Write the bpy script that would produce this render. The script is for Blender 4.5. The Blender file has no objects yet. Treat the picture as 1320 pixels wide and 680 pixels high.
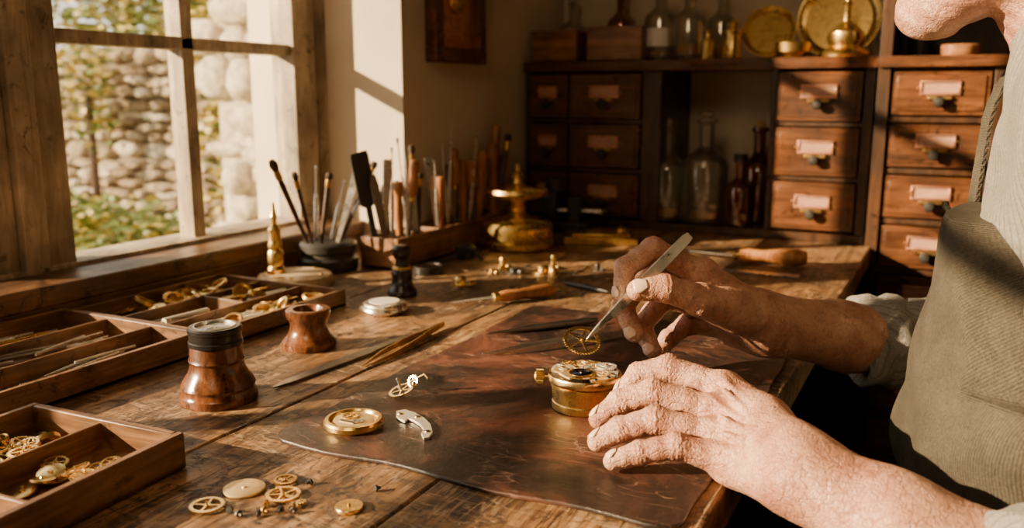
import bpy, bmesh, math, random
import numpy as np
from mathutils import Vector, Matrix
random.seed(7)
BZ=0.75
# ------------------------------------------------------------ survey helpers (photo 1320x680 -> metres)
PA=math.radians(11); PB=math.radians(27); FPX=1120.0
CAM=Vector((0,0,BZ+0.30))
Fw=Vector((-math.sin(PB)*math.cos(PA),math.cos(PB)*math.cos(PA),-math.sin(PA)))
Rt=Vector((math.cos(PB),math.sin(PB),0)); Up=Rt.cross(Fw)
def ray(px,py): return Fw+Rt*((px-660)/FPX)+Up*((340-py)/FPX)
def on(px,py,z=0.0):
    d=ray(px,py); return CAM+d*((BZ+z-CAM.z)/d.z)
def at_x(px,py,x): d=ray(px,py); return CAM+d*(x/d.x)
def at_y(px,py,y): d=ray(px,py); return CAM+d*(y/d.y)
def at_t(px,py,t): return CAM+ray(px,py)*t
ZU=Vector((0,0,1))
# ------------------------------------------------------------ materials
def newmat(name):
    m=bpy.data.materials.new(name); m.use_nodes=True
    nt=m.node_tree; b=nt.nodes["Principled BSDF"]
    return m,nt,b
def N(nt,t,**kw):
    n=nt.nodes.new(t)
    for k,v in kw.items(): setattr(n,k,v)
    return n
def ramp(nt,stops):
    r=N(nt,"ShaderNodeValToRGB"); e=r.color_ramp.elements
    while len(e)<len(stops): e.new(0.5)
    for i,(p,c) in enumerate(stops):
        e[i].position=p; e[i].color=(c[0],c[1],c[2],1) if not isinstance(c,(int,float)) else (c,c,c,1)
    return r
def coords(nt,scale=(1,1,1),rot=(0,0,0)):
    tc=N(nt,"ShaderNodeTexCoord"); mp=N(nt,"ShaderNodeMapping")
    mp.inputs["Scale"].default_value=scale; mp.inputs["Rotation"].default_value=rot
    nt.links.new(tc.outputs["Object"],mp.inputs["Vector"]); return mp.outputs["Vector"]
def noise(nt,vec,scale,detail=6,rough=.6,dist=0):
    n=N(nt,"ShaderNodeTexNoise"); n.inputs["Scale"].default_value=scale; n.inputs["Detail"].default_value=detail
    n.inputs["Roughness"].default_value=rough; n.inputs["Distortion"].default_value=dist
    nt.links.new(vec,n.inputs["Vector"]); return n.outputs["Fac"]
def mixc(nt,fac,a,b,mode='MIX'):
    m=N(nt,"ShaderNodeMix",data_type='RGBA',blend_type=mode)
    if isinstance(fac,(int,float)): m.inputs[0].default_value=fac
    else: nt.links.new(fac,m.inputs[0])
    for i,v in ((6,a),(7,b)):
        if isinstance(v,tuple): m.inputs[i].default_value=(*v,1)
        else: nt.links.new(v,m.inputs[i])
    return m.outputs[2]
def mth(nt,op,a,b,c=None):
    m=N(nt,"ShaderNodeMath",operation=op)
    for i,v in enumerate((a,b,c)):
        if v is None: continue
        if isinstance(v,(int,float)): m.inputs[i].default_value=v
        else: nt.links.new(v,m.inputs[i])
    return m.outputs[0]
def rmp(nt,fac,stops): r=ramp(nt,stops); nt.links.new(fac,r.inputs[0]); return r.outputs[0]
def veins(nt,scale,rot,vs=1.0,warp=2.0,wamt=1.0):
    vv=coords(nt,scale,rot); vo=N(nt,"ShaderNodeTexVoronoi",feature='DISTANCE_TO_EDGE'); vo.inputs["Scale"].default_value=vs
    nn=N(nt,"ShaderNodeTexNoise"); nn.inputs["Scale"].default_value=warp; nt.links.new(vv,nn.inputs["Vector"])
    sc=N(nt,"ShaderNodeVectorMath",operation='SCALE'); nt.links.new(nn.outputs["Color"],sc.inputs[0]); sc.inputs["Scale"].default_value=wamt
    dn=N(nt,"ShaderNodeVectorMath",operation='ADD'); nt.links.new(vv,dn.inputs[0]); nt.links.new(sc.outputs[0],dn.inputs[1]); nt.links.new(dn.outputs[0],vo.inputs["Vector"])
    return vo.outputs["Distance"]
def bump(nt,b,h,strength,dist=.001):
    bp=N(nt,"ShaderNodeBump"); bp.inputs["Strength"].default_value=strength; bp.inputs["Distance"].default_value=dist
    nt.links.new(h,bp.inputs["Height"]); nt.links.new(bp.outputs[0],b.inputs["Normal"])
def wood(name,dark,light,axis='Y',rough=.45,stretch=14,scale=7,wear=0.0,bumps=.4):
    m,nt,b=newmat(name); s=[stretch]*3; s['XYZ'.index(axis)]=1.0
    v=coords(nt,tuple(s)); v2=coords(nt)
    g=noise(nt,v,scale,8,.65,.6)
    mid=tuple((a+c)/2 for a,c in zip(dark,light))
    c0=rmp(nt,g,[(.3,dark),(.5,mid),(.68,light)])
    bl=noise(nt,v2,9,5,.6); c=mixc(nt,.8,c0,rmp(nt,bl,[(.35,.38),(.65,1.2)]),'MULTIPLY')
    if wear:
        w=noise(nt,v2,28,8,.75,1.0); c=mixc(nt,rmp(nt,w,[(.56,0),(.66,1)]),c,tuple(x*.22 for x in dark))
    nt.links.new(c,b.inputs["Base Color"])
    nt.links.new(rmp(nt,bl,[(.3,rough+.15),(.7,rough-.12)]),b.inputs["Roughness"])
    bump(nt,b,g,bumps,.0012)
    return m
def metal(name,col,rough=.25,var=.5,scale=60,metallic=1.0):
    m,nt,b=newmat(name); v=coords(nt); n=noise(nt,v,scale,6,.65)
    nt.links.new(rmp(nt,n,[(.3,tuple(c*(1-var) for c in col)),(.62,col)]),b.inputs["Base Color"]); b.inputs["Metallic"].default_value=metallic
    nt.links.new(rmp(nt,n,[(.3,rough+.2),(.7,rough-.05)]),b.inputs["Roughness"])
    bump(nt,b,n,.08,.0005)
    return m
def plain(name,col,rough=.5,var=.3,scale=40,bumps=.2,spec=.5,bd=.001):
    m,nt,b=newmat(name); v=coords(nt); n=noise(nt,v,scale,6,.6)
    nt.links.new(rmp(nt,n,[(.3,tuple(c*(1-var) for c in col)),(.7,col)]),b.inputs["Base Color"]); b.inputs["Roughness"].default_value=rough
    b.inputs["Specular IOR Level"].default_value=spec
    bump(nt,b,n,bumps,bd)
    return m
def glass(name,col,rough=.03,tr=1.0):
    m,nt,b=newmat(name); b.inputs["Base Color"].default_value=(*col,1); b.inputs["Roughness"].default_value=rough
    b.inputs["Transmission Weight"].default_value=tr; b.inputs["IOR"].default_value=1.45
    v=coords(nt); n=noise(nt,v,30,2); bump(nt,b,n,.1,.001)
    return m
def bench_mat():
    m,nt,b=newmat("worn_bench_oak"); v=coords(nt,(16,1.2,16)); v2=coords(nt)
    g=noise(nt,v,6,9,.68,.5); c=rmp(nt,g,[(.28,(.060,.027,.010)),(.44,(.21,.10,.038)),(.58,(.39,.21,.085)),(.74,(.56,.34,.155))])
    bl=noise(nt,v2,5.5,9,.76,.6); c=mixc(nt,.95,c,rmp(nt,bl,[(.37,.12),(.46,.45),(.55,.95),(.68,1.4)]),'MULTIPLY')
    st=noise(nt,v2,38,9,.8,1.5); st2=noise(nt,v2,7,4,.6)
    f=mth(nt,'MULTIPLY',rmp(nt,st,[(.53,0),(.58,1)]),rmp(nt,st2,[(.40,0),(.54,1)])); c=mixc(nt,f,c,(.022,.010,.005))
    cr=noise(nt,coords(nt,(75,1.6,75)),2.2,6,.6,.8); fc=rmp(nt,cr,[(.61,0),(.66,.9)]); c=mixc(nt,fc,c,(.020,.009,.004))
    for rot,sc,th,col,k in (((0,0,.5),(9,55,9),.03,(.04,.018,.008),.9),((0,0,-.7),(50,7,9),.035,(.55,.36,.20),.7),((0,0,1.3),(12,80,9),.03,(.60,.42,.25),.6),((0,0,.1),(60,8,9),.03,(.03,.014,.006),.9)):
        d=veins(nt,sc,rot); mk=noise(nt,v2,9+sc[0]*.1,3,.5)
        c=mixc(nt,mth(nt,'MULTIPLY',rmp(nt,d,[(0,1),(th,0)]),rmp(nt,mk,[(.44,0),(.56,k)])),c,col)
    nt.links.new(c,b.inputs["Base Color"])
    nt.links.new(rmp(nt,bl,[(.3,.60),(.7,.30)]),b.inputs["Roughness"])
    h=mth(nt,'SUBTRACT',mth(nt,'SUBTRACT',g,f),fc); h=mth(nt,'MULTIPLY_ADD',bl,2.0,h)
    bump(nt,b,h,.7,.0018)
    return m
def leather_mat():
    m,nt,b=newmat("worn_leather"); v2=coords(nt)
    n=noise(nt,v2,6.0,9,.74,.8); c=rmp(nt,n,[(.38,(.010,.008,.007)),(.48,(.030,.016,.012)),(.56,(.095,.034,.020)),(.66,(.21,.070,.036)),(.78,(.30,.125,.065))])
    for rot,sc,th,k in (((0,0,.4),(22,70,9),.018,.6),((0,0,-.9),(20,60,9),.018,.6),((0,0,1.4),(14,40,9),.013,.8),((0,0,2.2),(9,50,9),.013,.8)):
        d=veins(nt,sc,rot,.6,1.0,1.6); mk=noise(nt,v2,13+sc[0]*.2,3,.5)
        c=mixc(nt,mth(nt,'MULTIPLY',rmp(nt,d,[(0,1),(th,0)]),rmp(nt,mk,[(.52,0),(.62,k)])),c,(.34,.20,.14))
    sp=noise(nt,v2,170,4,.7); c=mixc(nt,rmp(nt,sp,[(.64,0),(.72,.35)]),c,(.20,.11,.075))
    nt.links.new(c,b.inputs["Base Color"])
    f2=noise(nt,v2,90,5,.65); nt.links.new(rmp(nt,n,[(.3,.32),(.7,.52)]),b.inputs["Roughness"])
    h=mth(nt,'MULTIPLY_ADD',n,3.0,f2)
    bump(nt,b,h,.45,.0015)
    return m
def skin_mat():
    m,nt,b=newmat("weathered_skin"); v2=coords(nt)
    n=noise(nt,v2,30,6,.60,.5); c=rmp(nt,n,[(.30,(.32,.125,.075)),(.45,(.47,.225,.14)),(.60,(.58,.315,.205)),(.75,(.66,.40,.275))])
    sp=noise(nt,v2,95,4,.5,.3); c=mixc(nt,rmp(nt,sp,[(.60,0),(.67,.45)]),c,(.25,.105,.060))
    d1=veins(nt,(300,300,300),(.3,.2,.5),1,.9,1.2); d2=veins(nt,(75,230,120),(.8,.4,.2),1,.8,1.8); d3=veins(nt,(210,60,110),(.1,.9,1.1),1,.8,1.8)
    e1=rmp(nt,d1,[(0,0),(.22,1)]); e2=rmp(nt,d2,[(0,0),(.10,1)]); e3=rmp(nt,d3,[(0,0),(.09,1)])
    dk=mth(nt,'MULTIPLY',rmp(nt,d2,[(0,.66),(.05,1)]),rmp(nt,d3,[(0,.74),(.045,1)])); c=mixc(nt,1.0,c,dk,'MULTIPLY')
    nt.links.new(c,b.inputs["Base Color"]); b.inputs["Roughness"].default_value=.38
    b.inputs["Subsurface Weight"].default_value=.08; b.inputs["Subsurface Scale"].default_value=.003
    b.inputs["Subsurface Radius"].default_value=(1,.35,.2)
    w=noise(nt,v2,230,5,.6,.8); w2=noise(nt,v2,80,4,.55,1.4)
    h=mth(nt,'MULTIPLY_ADD',e1,.22,w); h=mth(nt,'MULTIPLY_ADD',e2,.60,h); h=mth(nt,'MULTIPLY_ADD',e3,.42,h); h=mth(nt,'MULTIPLY_ADD',w2,1.1,h)
    bump(nt,b,h,.62,.0011)
    return m
def cloth(name,c1,c2,stripe=None,scale=900,rough=.9):
    m,nt,b=newmat(name); v=coords(nt); n=noise(nt,v,18,6,.6); c=rmp(nt,n,[(.3,c1),(.7,c2)])
    fine=noise(nt,coords(nt,(1,1,1)),420,3,.7); c=mixc(nt,.7,c,rmp(nt,fine,[(.35,.6),(.65,1.2)]),'MULTIPLY')
    if stripe:
        w=N(nt,"ShaderNodeTexWave",wave_type='BANDS',bands_direction='Y'); w.inputs["Scale"].default_value=46; w.inputs["Distortion"].default_value=.15
        nt.links.new(v,w.inputs["Vector"]); c=mixc(nt,rmp(nt,w.outputs["Fac"],[(.80,0),(.93,.6)]),c,stripe)
    h=[]
    for d in 'YZ':
        w=N(nt,"ShaderNodeTexWave",wave_type='BANDS',bands_direction=d); w.inputs["Scale"].default_value=scale/3.0; w.inputs["Distortion"].default_value=1.2
        nt.links.new(v,w.inputs["Vector"]); h.append(w.outputs["Fac"])
    hh=mth(nt,'ADD',h[0],h[1]); hh=mth(nt,'MULTIPLY_ADD',fine,2.0,hh); fo=noise(nt,v,22,5,.6,1.2); hh=mth(nt,'MULTIPLY_ADD',fo,9.0,hh)
    nt.links.new(c,b.inputs["Base Color"]); b.inputs["Roughness"].default_value=rough; b.inputs["Specular IOR Level"].default_value=.2
    bump(nt,b,hh,.7,.0013); return m
def pane_mat():
    m=bpy.data.materials.new("window_glass"); m.use_nodes=True; nt=m.node_tree; nt.nodes.clear()
    o=N(nt,"ShaderNodeOutputMaterial"); t=N(nt,"ShaderNodeBsdfTransparent"); g=N(nt,"ShaderNodeBsdfGlossy"); g.inputs["Roughness"].default_value=.02
    mx=N(nt,"ShaderNodeMixShader"); fr=N(nt,"ShaderNodeFresnel"); fr.inputs[0].default_value=1.2
    nt.links.new(fr.outputs[0],mx.inputs[0]); nt.links.new(t.outputs[0],mx.inputs[1]); nt.links.new(g.outputs[0],mx.inputs[2]); nt.links.new(mx.outputs[0],o.inputs[0]); return m
def bottle_mat(name,tint,rim):
    """thin blown glass: tinted see-through body, reflective at the rims"""
    m=bpy.data.materials.new(name); m.use_nodes=True; nt=m.node_tree; nt.nodes.clear()
    o=N(nt,"ShaderNodeOutputMaterial"); t=N(nt,"ShaderNodeBsdfTransparent"); t.inputs[0].default_value=(*tint,1)
    g=N(nt,"ShaderNodeBsdfGlossy"); g.inputs["Roughness"].default_value=.06; g.inputs[0].default_value=(1,.97,.92,1)
    d=N(nt,"ShaderNodeBsdfDiffuse"); d.inputs[0].default_value=(*rim,1)
    lw=N(nt,"ShaderNodeLayerWeight"); lw.inputs[0].default_value=.35
    v=coords(nt); n=noise(nt,v,35,3,.5); bp=N(nt,"ShaderNodeBump"); bp.inputs["Strength"].default_value=.2; bp.inputs["Distance"].default_value=.001; nt.links.new(n,bp.inputs["Height"]); nt.links.new(bp.outputs[0],g.inputs["Normal"])
    m1=N(nt,"ShaderNodeMixShader"); nt.links.new(rmp(nt,lw.outputs["Facing"],[(0,.05),(.6,.16),(1,.60)]),m1.inputs[0]); nt.links.new(t.outputs[0],m1.inputs[1]); nt.links.new(d.outputs[0],m1.inputs[2])
    m2=N(nt,"ShaderNodeMixShader"); nt.links.new(rmp(nt,lw.outputs["Fresnel"],[(0,.10),(1,.85)]),m2.inputs[0]); nt.links.new(m1.outputs[0],m2.inputs[1]); nt.links.new(g.outputs[0],m2.inputs[2]); nt.links.new(m2.outputs[0],o.inputs[0]); return m
def stone_mat(name,c1,c2,c3,s=5):
    m,nt,b=newmat(name); v=coords(nt); n=noise(nt,v,s,8,.7,.5); n2=noise(nt,v,s*7,6,.7)
    c=mixc(nt,.7,rmp(nt,n,[(.32,c1),(.5,c2),(.68,c3)]),rmp(nt,n2,[(.35,.35),(.6,1.15)]),'MULTIPLY')
    nt.links.new(c,b.inputs["Base Color"]); b.inputs["Roughness"].default_value=.95; b.inputs["Specular IOR Level"].default_value=.1
    bump(nt,b,mth(nt,'ADD',n,n2),1.0,.03); return m

M_bench=bench_mat(); M_leather=leather_mat(); M_skin=skin_mat()
M_tray=wood("tray_wood",(.065,.027,.010),(.33,.16,.062),'Y',.42,10,9,.5)
M_trayx=wood("tray_wood_x",(.065,.027,.010),(.33,.16,.062),'X',.42,10,9,.5)
M_cab=wood("cabinet_walnut",(.018,.008,.004),(.090,.038,.015),'Z',.38,9,6,.3)
M_drw=wood("drawer_mahogany",(.030,.011,.005),(.19,.070,.024),'X',.30,9,7,.45)
M_box=wood("box_wood",(.12,.045,.018),(.40,.17,.065),'X',.4,9,9)
M_dark=wood("dark_stained_wood",(.022,.010,.005),(.10,.045,.02),'Y',.4,9,8)
M_turn=wood("turned_walnut",(.030,.010,.005),(.25,.09,.032),'Z',.22,4,34,.2,.15)
M_handle=wood("boxwood_handle",(.28,.09,.025),(.62,.27,.09),'Z',.3,6,30,0,.15)
M_frame=wood("old_window_paint",(.22,.16,.10),(.52,.41,.27),'Z',.5,8,9,.5)
M_sill=wood("sill_wood",(.045,.019,.008),(.22,.105,.042),'Y',.38,9,8,.5)
M_brass=metal("brass",(.92,.62,.21),.22,.45); M_brassold=metal("aged_brass",(.70,.44,.15),.30,.6,45)
M_gold=metal("polished_gold",(1.0,.73,.30),.18,.3); M_copper=metal("copper_label_plate",(.85,.42,.26),.36,.5)
M_steel=metal("brushed_steel",(.70,.68,.63),.24,.35); M_dsteel=metal("dark_tool_steel",(.26,.235,.21),.30,.4)
M_silver=metal("silver_watch_case",(.85,.81,.72),.24,.3)
M_mgold=metal("gilt_movement_plate",(1.0,.74,.35),.46,.25,140); M_msil=metal("satin_nickel_bridge",(.92,.87,.76),.46,.2,140)
M_black=plain("black_horn",(.016,.014,.013),.28,.3,60,.1); M_iron=plain("dark_cast_iron",(.03,.027,.025),.42,.3,60,.4)
M_bristle=plain("bristle",(.05,.025,.012),.8,.5,200,.5)
M_enamel=plain("enamel_dial",(.75,.70,.60),.25,.1)
M_ruby=glass("ruby",(.8,.05,.12),.05)
M_blue=metal("blued_steel",(.10,.14,.35),.2,.3)
M_glass=bottle_mat("clear_glass",(.93,.93,.89),(.55,.52,.45)); M_amber=bottle_mat("amber_glass",(.72,.27,.05),(.38,.12,.02)); M_lens=glass("lens_glass",(.97,.97,.95))
M_liquid=plain("amber_liquid",(.50,.20,.04),.1,.2); M_paper=plain("pink_copper_label",(.50,.26,.17),.45,.35)
M_cork=plain("cork",(.42,.25,.12),.9,.4,90,.6)
M_plaster=plain("aged_plaster",(.70,.59,.44),.9,.32,3.5,.35,.2)
M_plasterd=plain("darker_plaster",(.40,.33,.25),.9,.30,3,.25,.2)  # darker plaster tone, used on the right and front walls
M_floor=wood("floor_boards",(.03,.016,.008),(.10,.052,.026),'Y',.5,8,3)
M_ceil=plain("ceiling_paint",(.45,.38,.30),.9,.2)
M_stone=stone_mat("garden_limestone",(.24,.17,.10),(.50,.39,.26),(.68,.57,.42),6); M_stone2=stone_mat("pale_rubble",(.42,.34,.24),(.74,.64,.48),(.86,.78,.63),4)
M_mortar=plain("wall_mortar",(.20,.16,.11),.95,.5,12,.8)
M_leafg=plain("leaf_green",(.15,.21,.04),.6,.5,5); M_leafy=plain("leaf_yellow",(.55,.42,.07),.6,.4,5)
M_grass=plain("garden_ground",(.20,.19,.07),.95,.5,4,.8)
M_shirt=cloth("grey_linen_shirt",(.28,.26,.225),(.41,.38,.335),(.16,.145,.125)); M_apron=cloth("canvas_apron",(.058,.049,.036),(.112,.095,.070),None,700)
M_trouser=cloth("wool_trousers",(.03,.026,.022),(.05,.042,.035)); M_shoe=plain("shoe_leather",(.03,.018,.01),.35)
M_nail=plain("fingernail",(.74,.50,.37),.25,.15,90,.1); M_hair=plain("grey_hair",(.42,.39,.35),.7,.5,90,1.0); M_eye=plain("eye_white",(.7,.65,.6),.1,.1)
M_button=plain("shell_button",(.75,.70,.62),.25,.2); M_pane=pane_mat()
# ------------------------------------------------------------ mesh builder
def frame(p0,p1,side=None):
    p0=Vector(p0); z=(Vector(p1)-p0).normalized(); s=Vector(side) if side is not None else (ZU if abs(z.z)<.9 else Vector((1,0,0)))
    x=(s-z*s.dot(z)).normalized(); y=z.cross(x)
    M=Matrix((x,y,z)).transposed().to_4x4(); M.translation=p0; return M
def TR(x,y,z,rz=0,rx=0,ry=0): return Matrix.Translation((x,y,z))@Matrix.Rotation(rz,4,'Z')@Matrix.Rotation(ry,4,'Y')@Matrix.Rotation(rx,4,'X')
class B:
    def __init__(s): s.V=[];s.Fc=[];s.mi=[];s.mats=[]
    def add(s,v,f,mat,M=None):
        if mat not in s.mats: s.mats.append(mat)
        k=s.mats.index(mat); o=len(s.V)
        s.V+= [tuple(M@Vector(p)) for p in v] if M is not None else [tuple(p) for p in v]
        for q in f: s.Fc.append(tuple(i+o for i in q)); s.mi.append(k)
    def box(s,c,d,mat,M=None):
        x,y,z=d[0]/2,d[1]/2,d[2]/2
        v=[(c[0]+a*x,c[1]+b*y,c[2]+e*z) for a in(-1,1) for b in(-1,1) for e in(-1,1)]
        s.add(v,[(0,1,3,2),(4,6,7,5),(0,4,5,1),(2,3,7,6),(0,2,6,4),(1,5,7,3)],mat,M)
    def lathe(s,prof,mat,M=None,seg=40,ell=1.0):
        v=[];f=[];n=len(prof)
        for i in range(seg):
            a=2*math.pi*i/seg
            for r,z in prof: v.append((r*math.cos(a),r*math.sin(a)*ell,z))
        for i in range(seg):
            j=(i+1)%seg
            for k in range(n-1): f.append((i*n+k,j*n+k,j*n+k+1,i*n+k+1))
        if prof[0][0]>1e-6: f.append(tuple(i*n for i in range(seg))[::-1])
        if prof[-1][0]>1e-6: f.append(tuple(i*n+n-1 for i in range(seg)))
        s.add(v,f,mat,M)
    def tube(s,pts,rad,mat,seg=12,closed=False):
        pts=[Vector(p) for p in pts]; n=len(pts)
        if isinstance(rad,(int,float)): rad=[rad]*n
        v=[];f=[];px=None
        for i,p in enumerate(pts):
            a=pts[(i-1)%n] if (closed or i>0) else p; c=pts[(i+1)%n] if (closed or i<n-1) else p
            t=(c-a).normalized()
            if px is None: px=t.orthogonal().normalized()
            px=(px-t*px.dot(t)).normalized(); py=t.cross(px)
            for k in range(seg):
                an=2*math.pi*k/seg; v.append(p+(px*math.cos(an)+py*math.sin(an))*rad[i])
        m=n if closed else n-1
        for i in range(m):
            j=(i+1)%n
            for k in range(seg):
                l=(k+1)%seg; f.append((i*seg+k,i*seg+l,j*seg+l,j*seg+k))
        if not closed: f.append(tuple(range(seg))[::-1]); f.append(tuple((n-1)*seg+k for k in range(seg)))
        s.add(v,f,mat)
    def loft(s,M,secs,mat):
        v=[];f=[]
        for z,w,t,o in secs: v+=[(-w,o-t,z),(w,o-t,z),(w,o+t,z),(-w,o+t,z)]
        for i in range(len(secs)-1):
            for k in range(4):
                l=(k+1)%4; f.append((i*4+k,i*4+l,i*4+4+l,i*4+4+k))
        f.append((3,2,1,0)); e=4*(len(secs)-1); f.append((e,e+1,e+2,e+3)); s.add(v,f,mat,M)
    def prism(s,poly,z0,z1,mat,M=None):
        n=len(poly); v=[(x,y,z0) for x,y in poly]+[(x,y,z1) for x,y in poly]
        f=[tuple(range(n))[::-1],tuple(range(n,2*n))]+[(i,(i+1)%n,n+(i+1)%n,n+i) for i in range(n)]
        s.add(v,f,mat,M)
    def ringp(s,outer,inner,z0,z1,mat,M=None):
        n=len(outer); v=[]
        for z in (z0,z1): v+=[(x,y,z) for x,y in outer]+[(x,y,z) for x,y in inner]
        f=[]
        for i in range(n):
            j=(i+1)%n; f+=[(i,j,n+j,n+i)[::-1],(2*n+i,2*n+j,3*n+j,3*n+i),(i,j,2*n+j,2*n+i),(n+i,3*n+i,3*n+j,n+j)]
        s.add(v,f,mat,M)
    def gear(s,r,teeth,th,mat,M,spokes=5,rim=.18,hub=.2):
        o=[];i_=[];td=max(r*.07,r*2.2/teeth)
        for k in range(teeth):
            for q,rr in ((0,r-td),(.22,r),(.5,r),(.72,r-td)):
                a=2*math.pi*(k+q)/teeth; o.append((rr*math.cos(a),rr*math.sin(a))); i_.append(((r-td)*(1-rim)*math.cos(a),(r-td)*(1-rim)*math.sin(a)))
        s.ringp(o,i_,0,th,mat,M)
        s.lathe([(0,-th*.6),(r*.07,-th*.6),(r*.07,0),(r*hub,0),(r*hub,th),(r*.08,th),(r*.06,th*2.6),(0,th*2.8)],mat,M,20)
        L=(r-td)*(1-rim*.5)
        for k in range(spokes):
            s.box((L/2,0,th/2),(L,r*.11,th*.9),mat,M@Matrix.Rotation(2*math.pi*k/spokes,4,'Z'))
    def obj(s,name,bevel=0,origin=None,parent=None,sharp=.6):
        me=bpy.data.meshes.new(name)
        V=np.array(s.V)
        if origin is None:
            mn,mx=V.min(0),V.max(0); origin=Vector(((mn[0]+mx[0])/2,(mn[1]+mx[1])/2,mn[2]))
        V=V-np.array(origin)
        me.from_pydata(V.tolist(),[],s.Fc)
        for m in s.mats: me.materials.append(m)
        me.polygons.foreach_set("material_index",s.mi)
        bm=bmesh.new(); bm.from_mesh(me); bmesh.ops.recalc_face_normals(bm,faces=bm.faces)
        for f in bm.faces: f.smooth=True
        for e in bm.edges:
            if len(e.link_faces)==2 and e.calc_face_angle(0)>sharp: e.smooth=False
        bm.to_mesh(me); bm.free()
        o=bpy.data.objects.new(name,me); bpy.context.collection.objects.link(o); o.location=origin
        if bevel:
            md=o.modifiers.new("bevel",'BEVEL'); md.width=bevel; md.segments=2; md.limit_method='ANGLE'; md.angle_limit=.7
        if parent is not None: o.parent=parent
        return o
def empty(name,loc=(0,0,0)):
    e=bpy.data.objects.new(name,None); e.location=loc; e.empty_display_size=.05; bpy.context.collection.objects.link(e); return e
def put_parent(o,e): o.parent=e; o.location=Vector(o.location)-Vector(e.location)
# ------------------------------------------------------------ implicit surfaces (surface nets)
class Grid:
    def __init__(g,lo,hi,res):
        g.lo=np.array(lo,float); g.res=res; n=np.ceil((np.array(hi)-g.lo)/res).astype(int)+1; g.n=n
        g.X=(g.lo[0]+np.arange(n[0])*res).astype(np.float32)[:,None,None]
        g.Y=(g.lo[1]+np.arange(n[1])*res).astype(np.float32)[None,:,None]
        g.Z=(g.lo[2]+np.arange(n[2])*res).astype(np.float32)[None,None,:]
    def seg(g,a,b,ra,rb,sy=1.0):
        a=np.array(a,np.float32);b=np.array(b,np.float32);d=b-a; d[1]*=sy; L=float((d*d).sum())+1e-12
        x=g.X-a[0];y=(g.Y-a[1])*sy;z=g.Z-a[2]
        t=np.clip((x*d[0]+y*d[1]+z*d[2])/L,0,1)
        return np.sqrt((x-t*d[0])**2+(y-t*d[1])**2+(z-t*d[2])**2)-(ra+(rb-ra)*t)
    def rotated(g,c,ang):
        r=object.__new__(Grid); r.lo=g.lo; r.res=g.res; r.n=g.n; ca,sa=math.cos(ang),math.sin(ang)
        dx=g.X-c[0]; dy=g.Y-c[1]; r.X=c[0]+dx*ca+dy*sa; r.Y=c[1]-dx*sa+dy*ca; r.Z=g.Z; return r
def smin(a,b,k):
    h=np.maximum(k-np.abs(a-b),0)/k; return np.minimum(a,b)-h*h*k*.25
def nets(g,F,name,mat,parent=None,smooth=1):
    ins=F<0; nx,ny,nz=F.shape
    c=sum(ins[i:nx-1+i,j:ny-1+j,k:nz-1+k].astype(np.int8) for i in(0,1) for j in(0,1) for k in(0,1))
    act=(c>0)&(c<8); idx=-np.ones(act.shape,np.int64); ii=np.argwhere(act); idx[act]=np.arange(len(ii))
    S=np.zeros((len(ii),3)); W=np.zeros(len(ii))
    cor=[(i,j,k) for i in(0,1) for j in(0,1) for k in(0,1)]
    val={q:F[ii[:,0]+q[0],ii[:,1]+q[1],ii[:,2]+q[2]].astype(float) for q in cor}
    for a in cor:
        for ax in range(3):
            if a[ax]==0:
                b=list(a); b[ax]=1; b=tuple(b); va,vb=val[a],val[b]; m=(va<0)!=(vb<0)
                t=np.where(m,va/(va-vb+1e-20),0); P=np.array(a,float)[None,:]+t[:,None]*(np.array(b)-np.array(a))[None,:]
                S[m]+=P[m]; W[m]+=1
    V=(ii+S/W[:,None])*g.res+g.lo
    Q=[]
    for ax in range(3):
        sl0=[slice(None)]*3; sl1=[slice(None)]*3; sl0[ax]=slice(0,-1); sl1[ax]=slice(1,None)
        e=ins[tuple(sl0)]!=ins[tuple(sl1)]; pos=np.argwhere(e); u,v=[(1,2),(2,0),(0,1)][ax]
        ok=(pos[:,u]>0)&(pos[:,v]>0)&(pos[:,u]<F.shape[u]-1)&(pos[:,v]<F.shape[v]-1); pos=pos[ok]
        def cell(du,dv):
            q=pos.copy(); q[:,u]-=du; q[:,v]-=dv; return idx[q[:,0],q[:,1],q[:,2]]
        q=np.stack([cell(1,1),cell(0,1),cell(0,0),cell(1,0)],1)
        fl=ins[pos[:,0],pos[:,1],pos[:,2]]; q[~fl]=q[~fl][:,::-1]; Q.append(q)
    Q=np.concatenate(Q)
    for _ in range(smooth):
        acc=np.zeros_like(V); cnt=np.zeros(len(V))
        for k in range(4):
            a,b=Q[:,k],Q[:,(k+1)%4]
            np.add.at(acc,a,V[b]); np.add.at(cnt,a,1); np.add.at(acc,b,V[a]); np.add.at(cnt,b,1)
        V=V*.5+.5*acc/np.maximum(cnt,1)[:,None]
    org=np.array([(V[:,0].min()+V[:,0].max())/2,(V[:,1].min()+V[:,1].max())/2,V[:,2].min()])
    me=bpy.data.meshes.new(name); me.vertices.add(len(V)); me.vertices.foreach_set("co",(V-org).ravel())
    me.loops.add(len(Q)*4); me.loops.foreach_set("vertex_index",Q.ravel()); me.polygons.add(len(Q))
    me.polygons.foreach_set("loop_start",np.arange(len(Q))*4); me.polygons.foreach_set("use_smooth",[True]*len(Q))
    me.update(calc_edges=True); me.validate(); me.materials.append(mat)
    o=bpy.data.objects.new(name,me); bpy.context.collection.objects.link(o); o.location=org
    if parent is not None: put_parent(o,parent)
    return o
def displace(o,size,strength,depth=3):
    t=bpy.data.textures.new(o.name+"_lumps",'CLOUDS'); t.noise_scale=size; t.noise_depth=depth
    md=o.modifiers.new("lumps",'DISPLACE'); md.texture=t; md.strength=strength; md.mid_level=.5; md.texture_coords='LOCAL'
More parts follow.
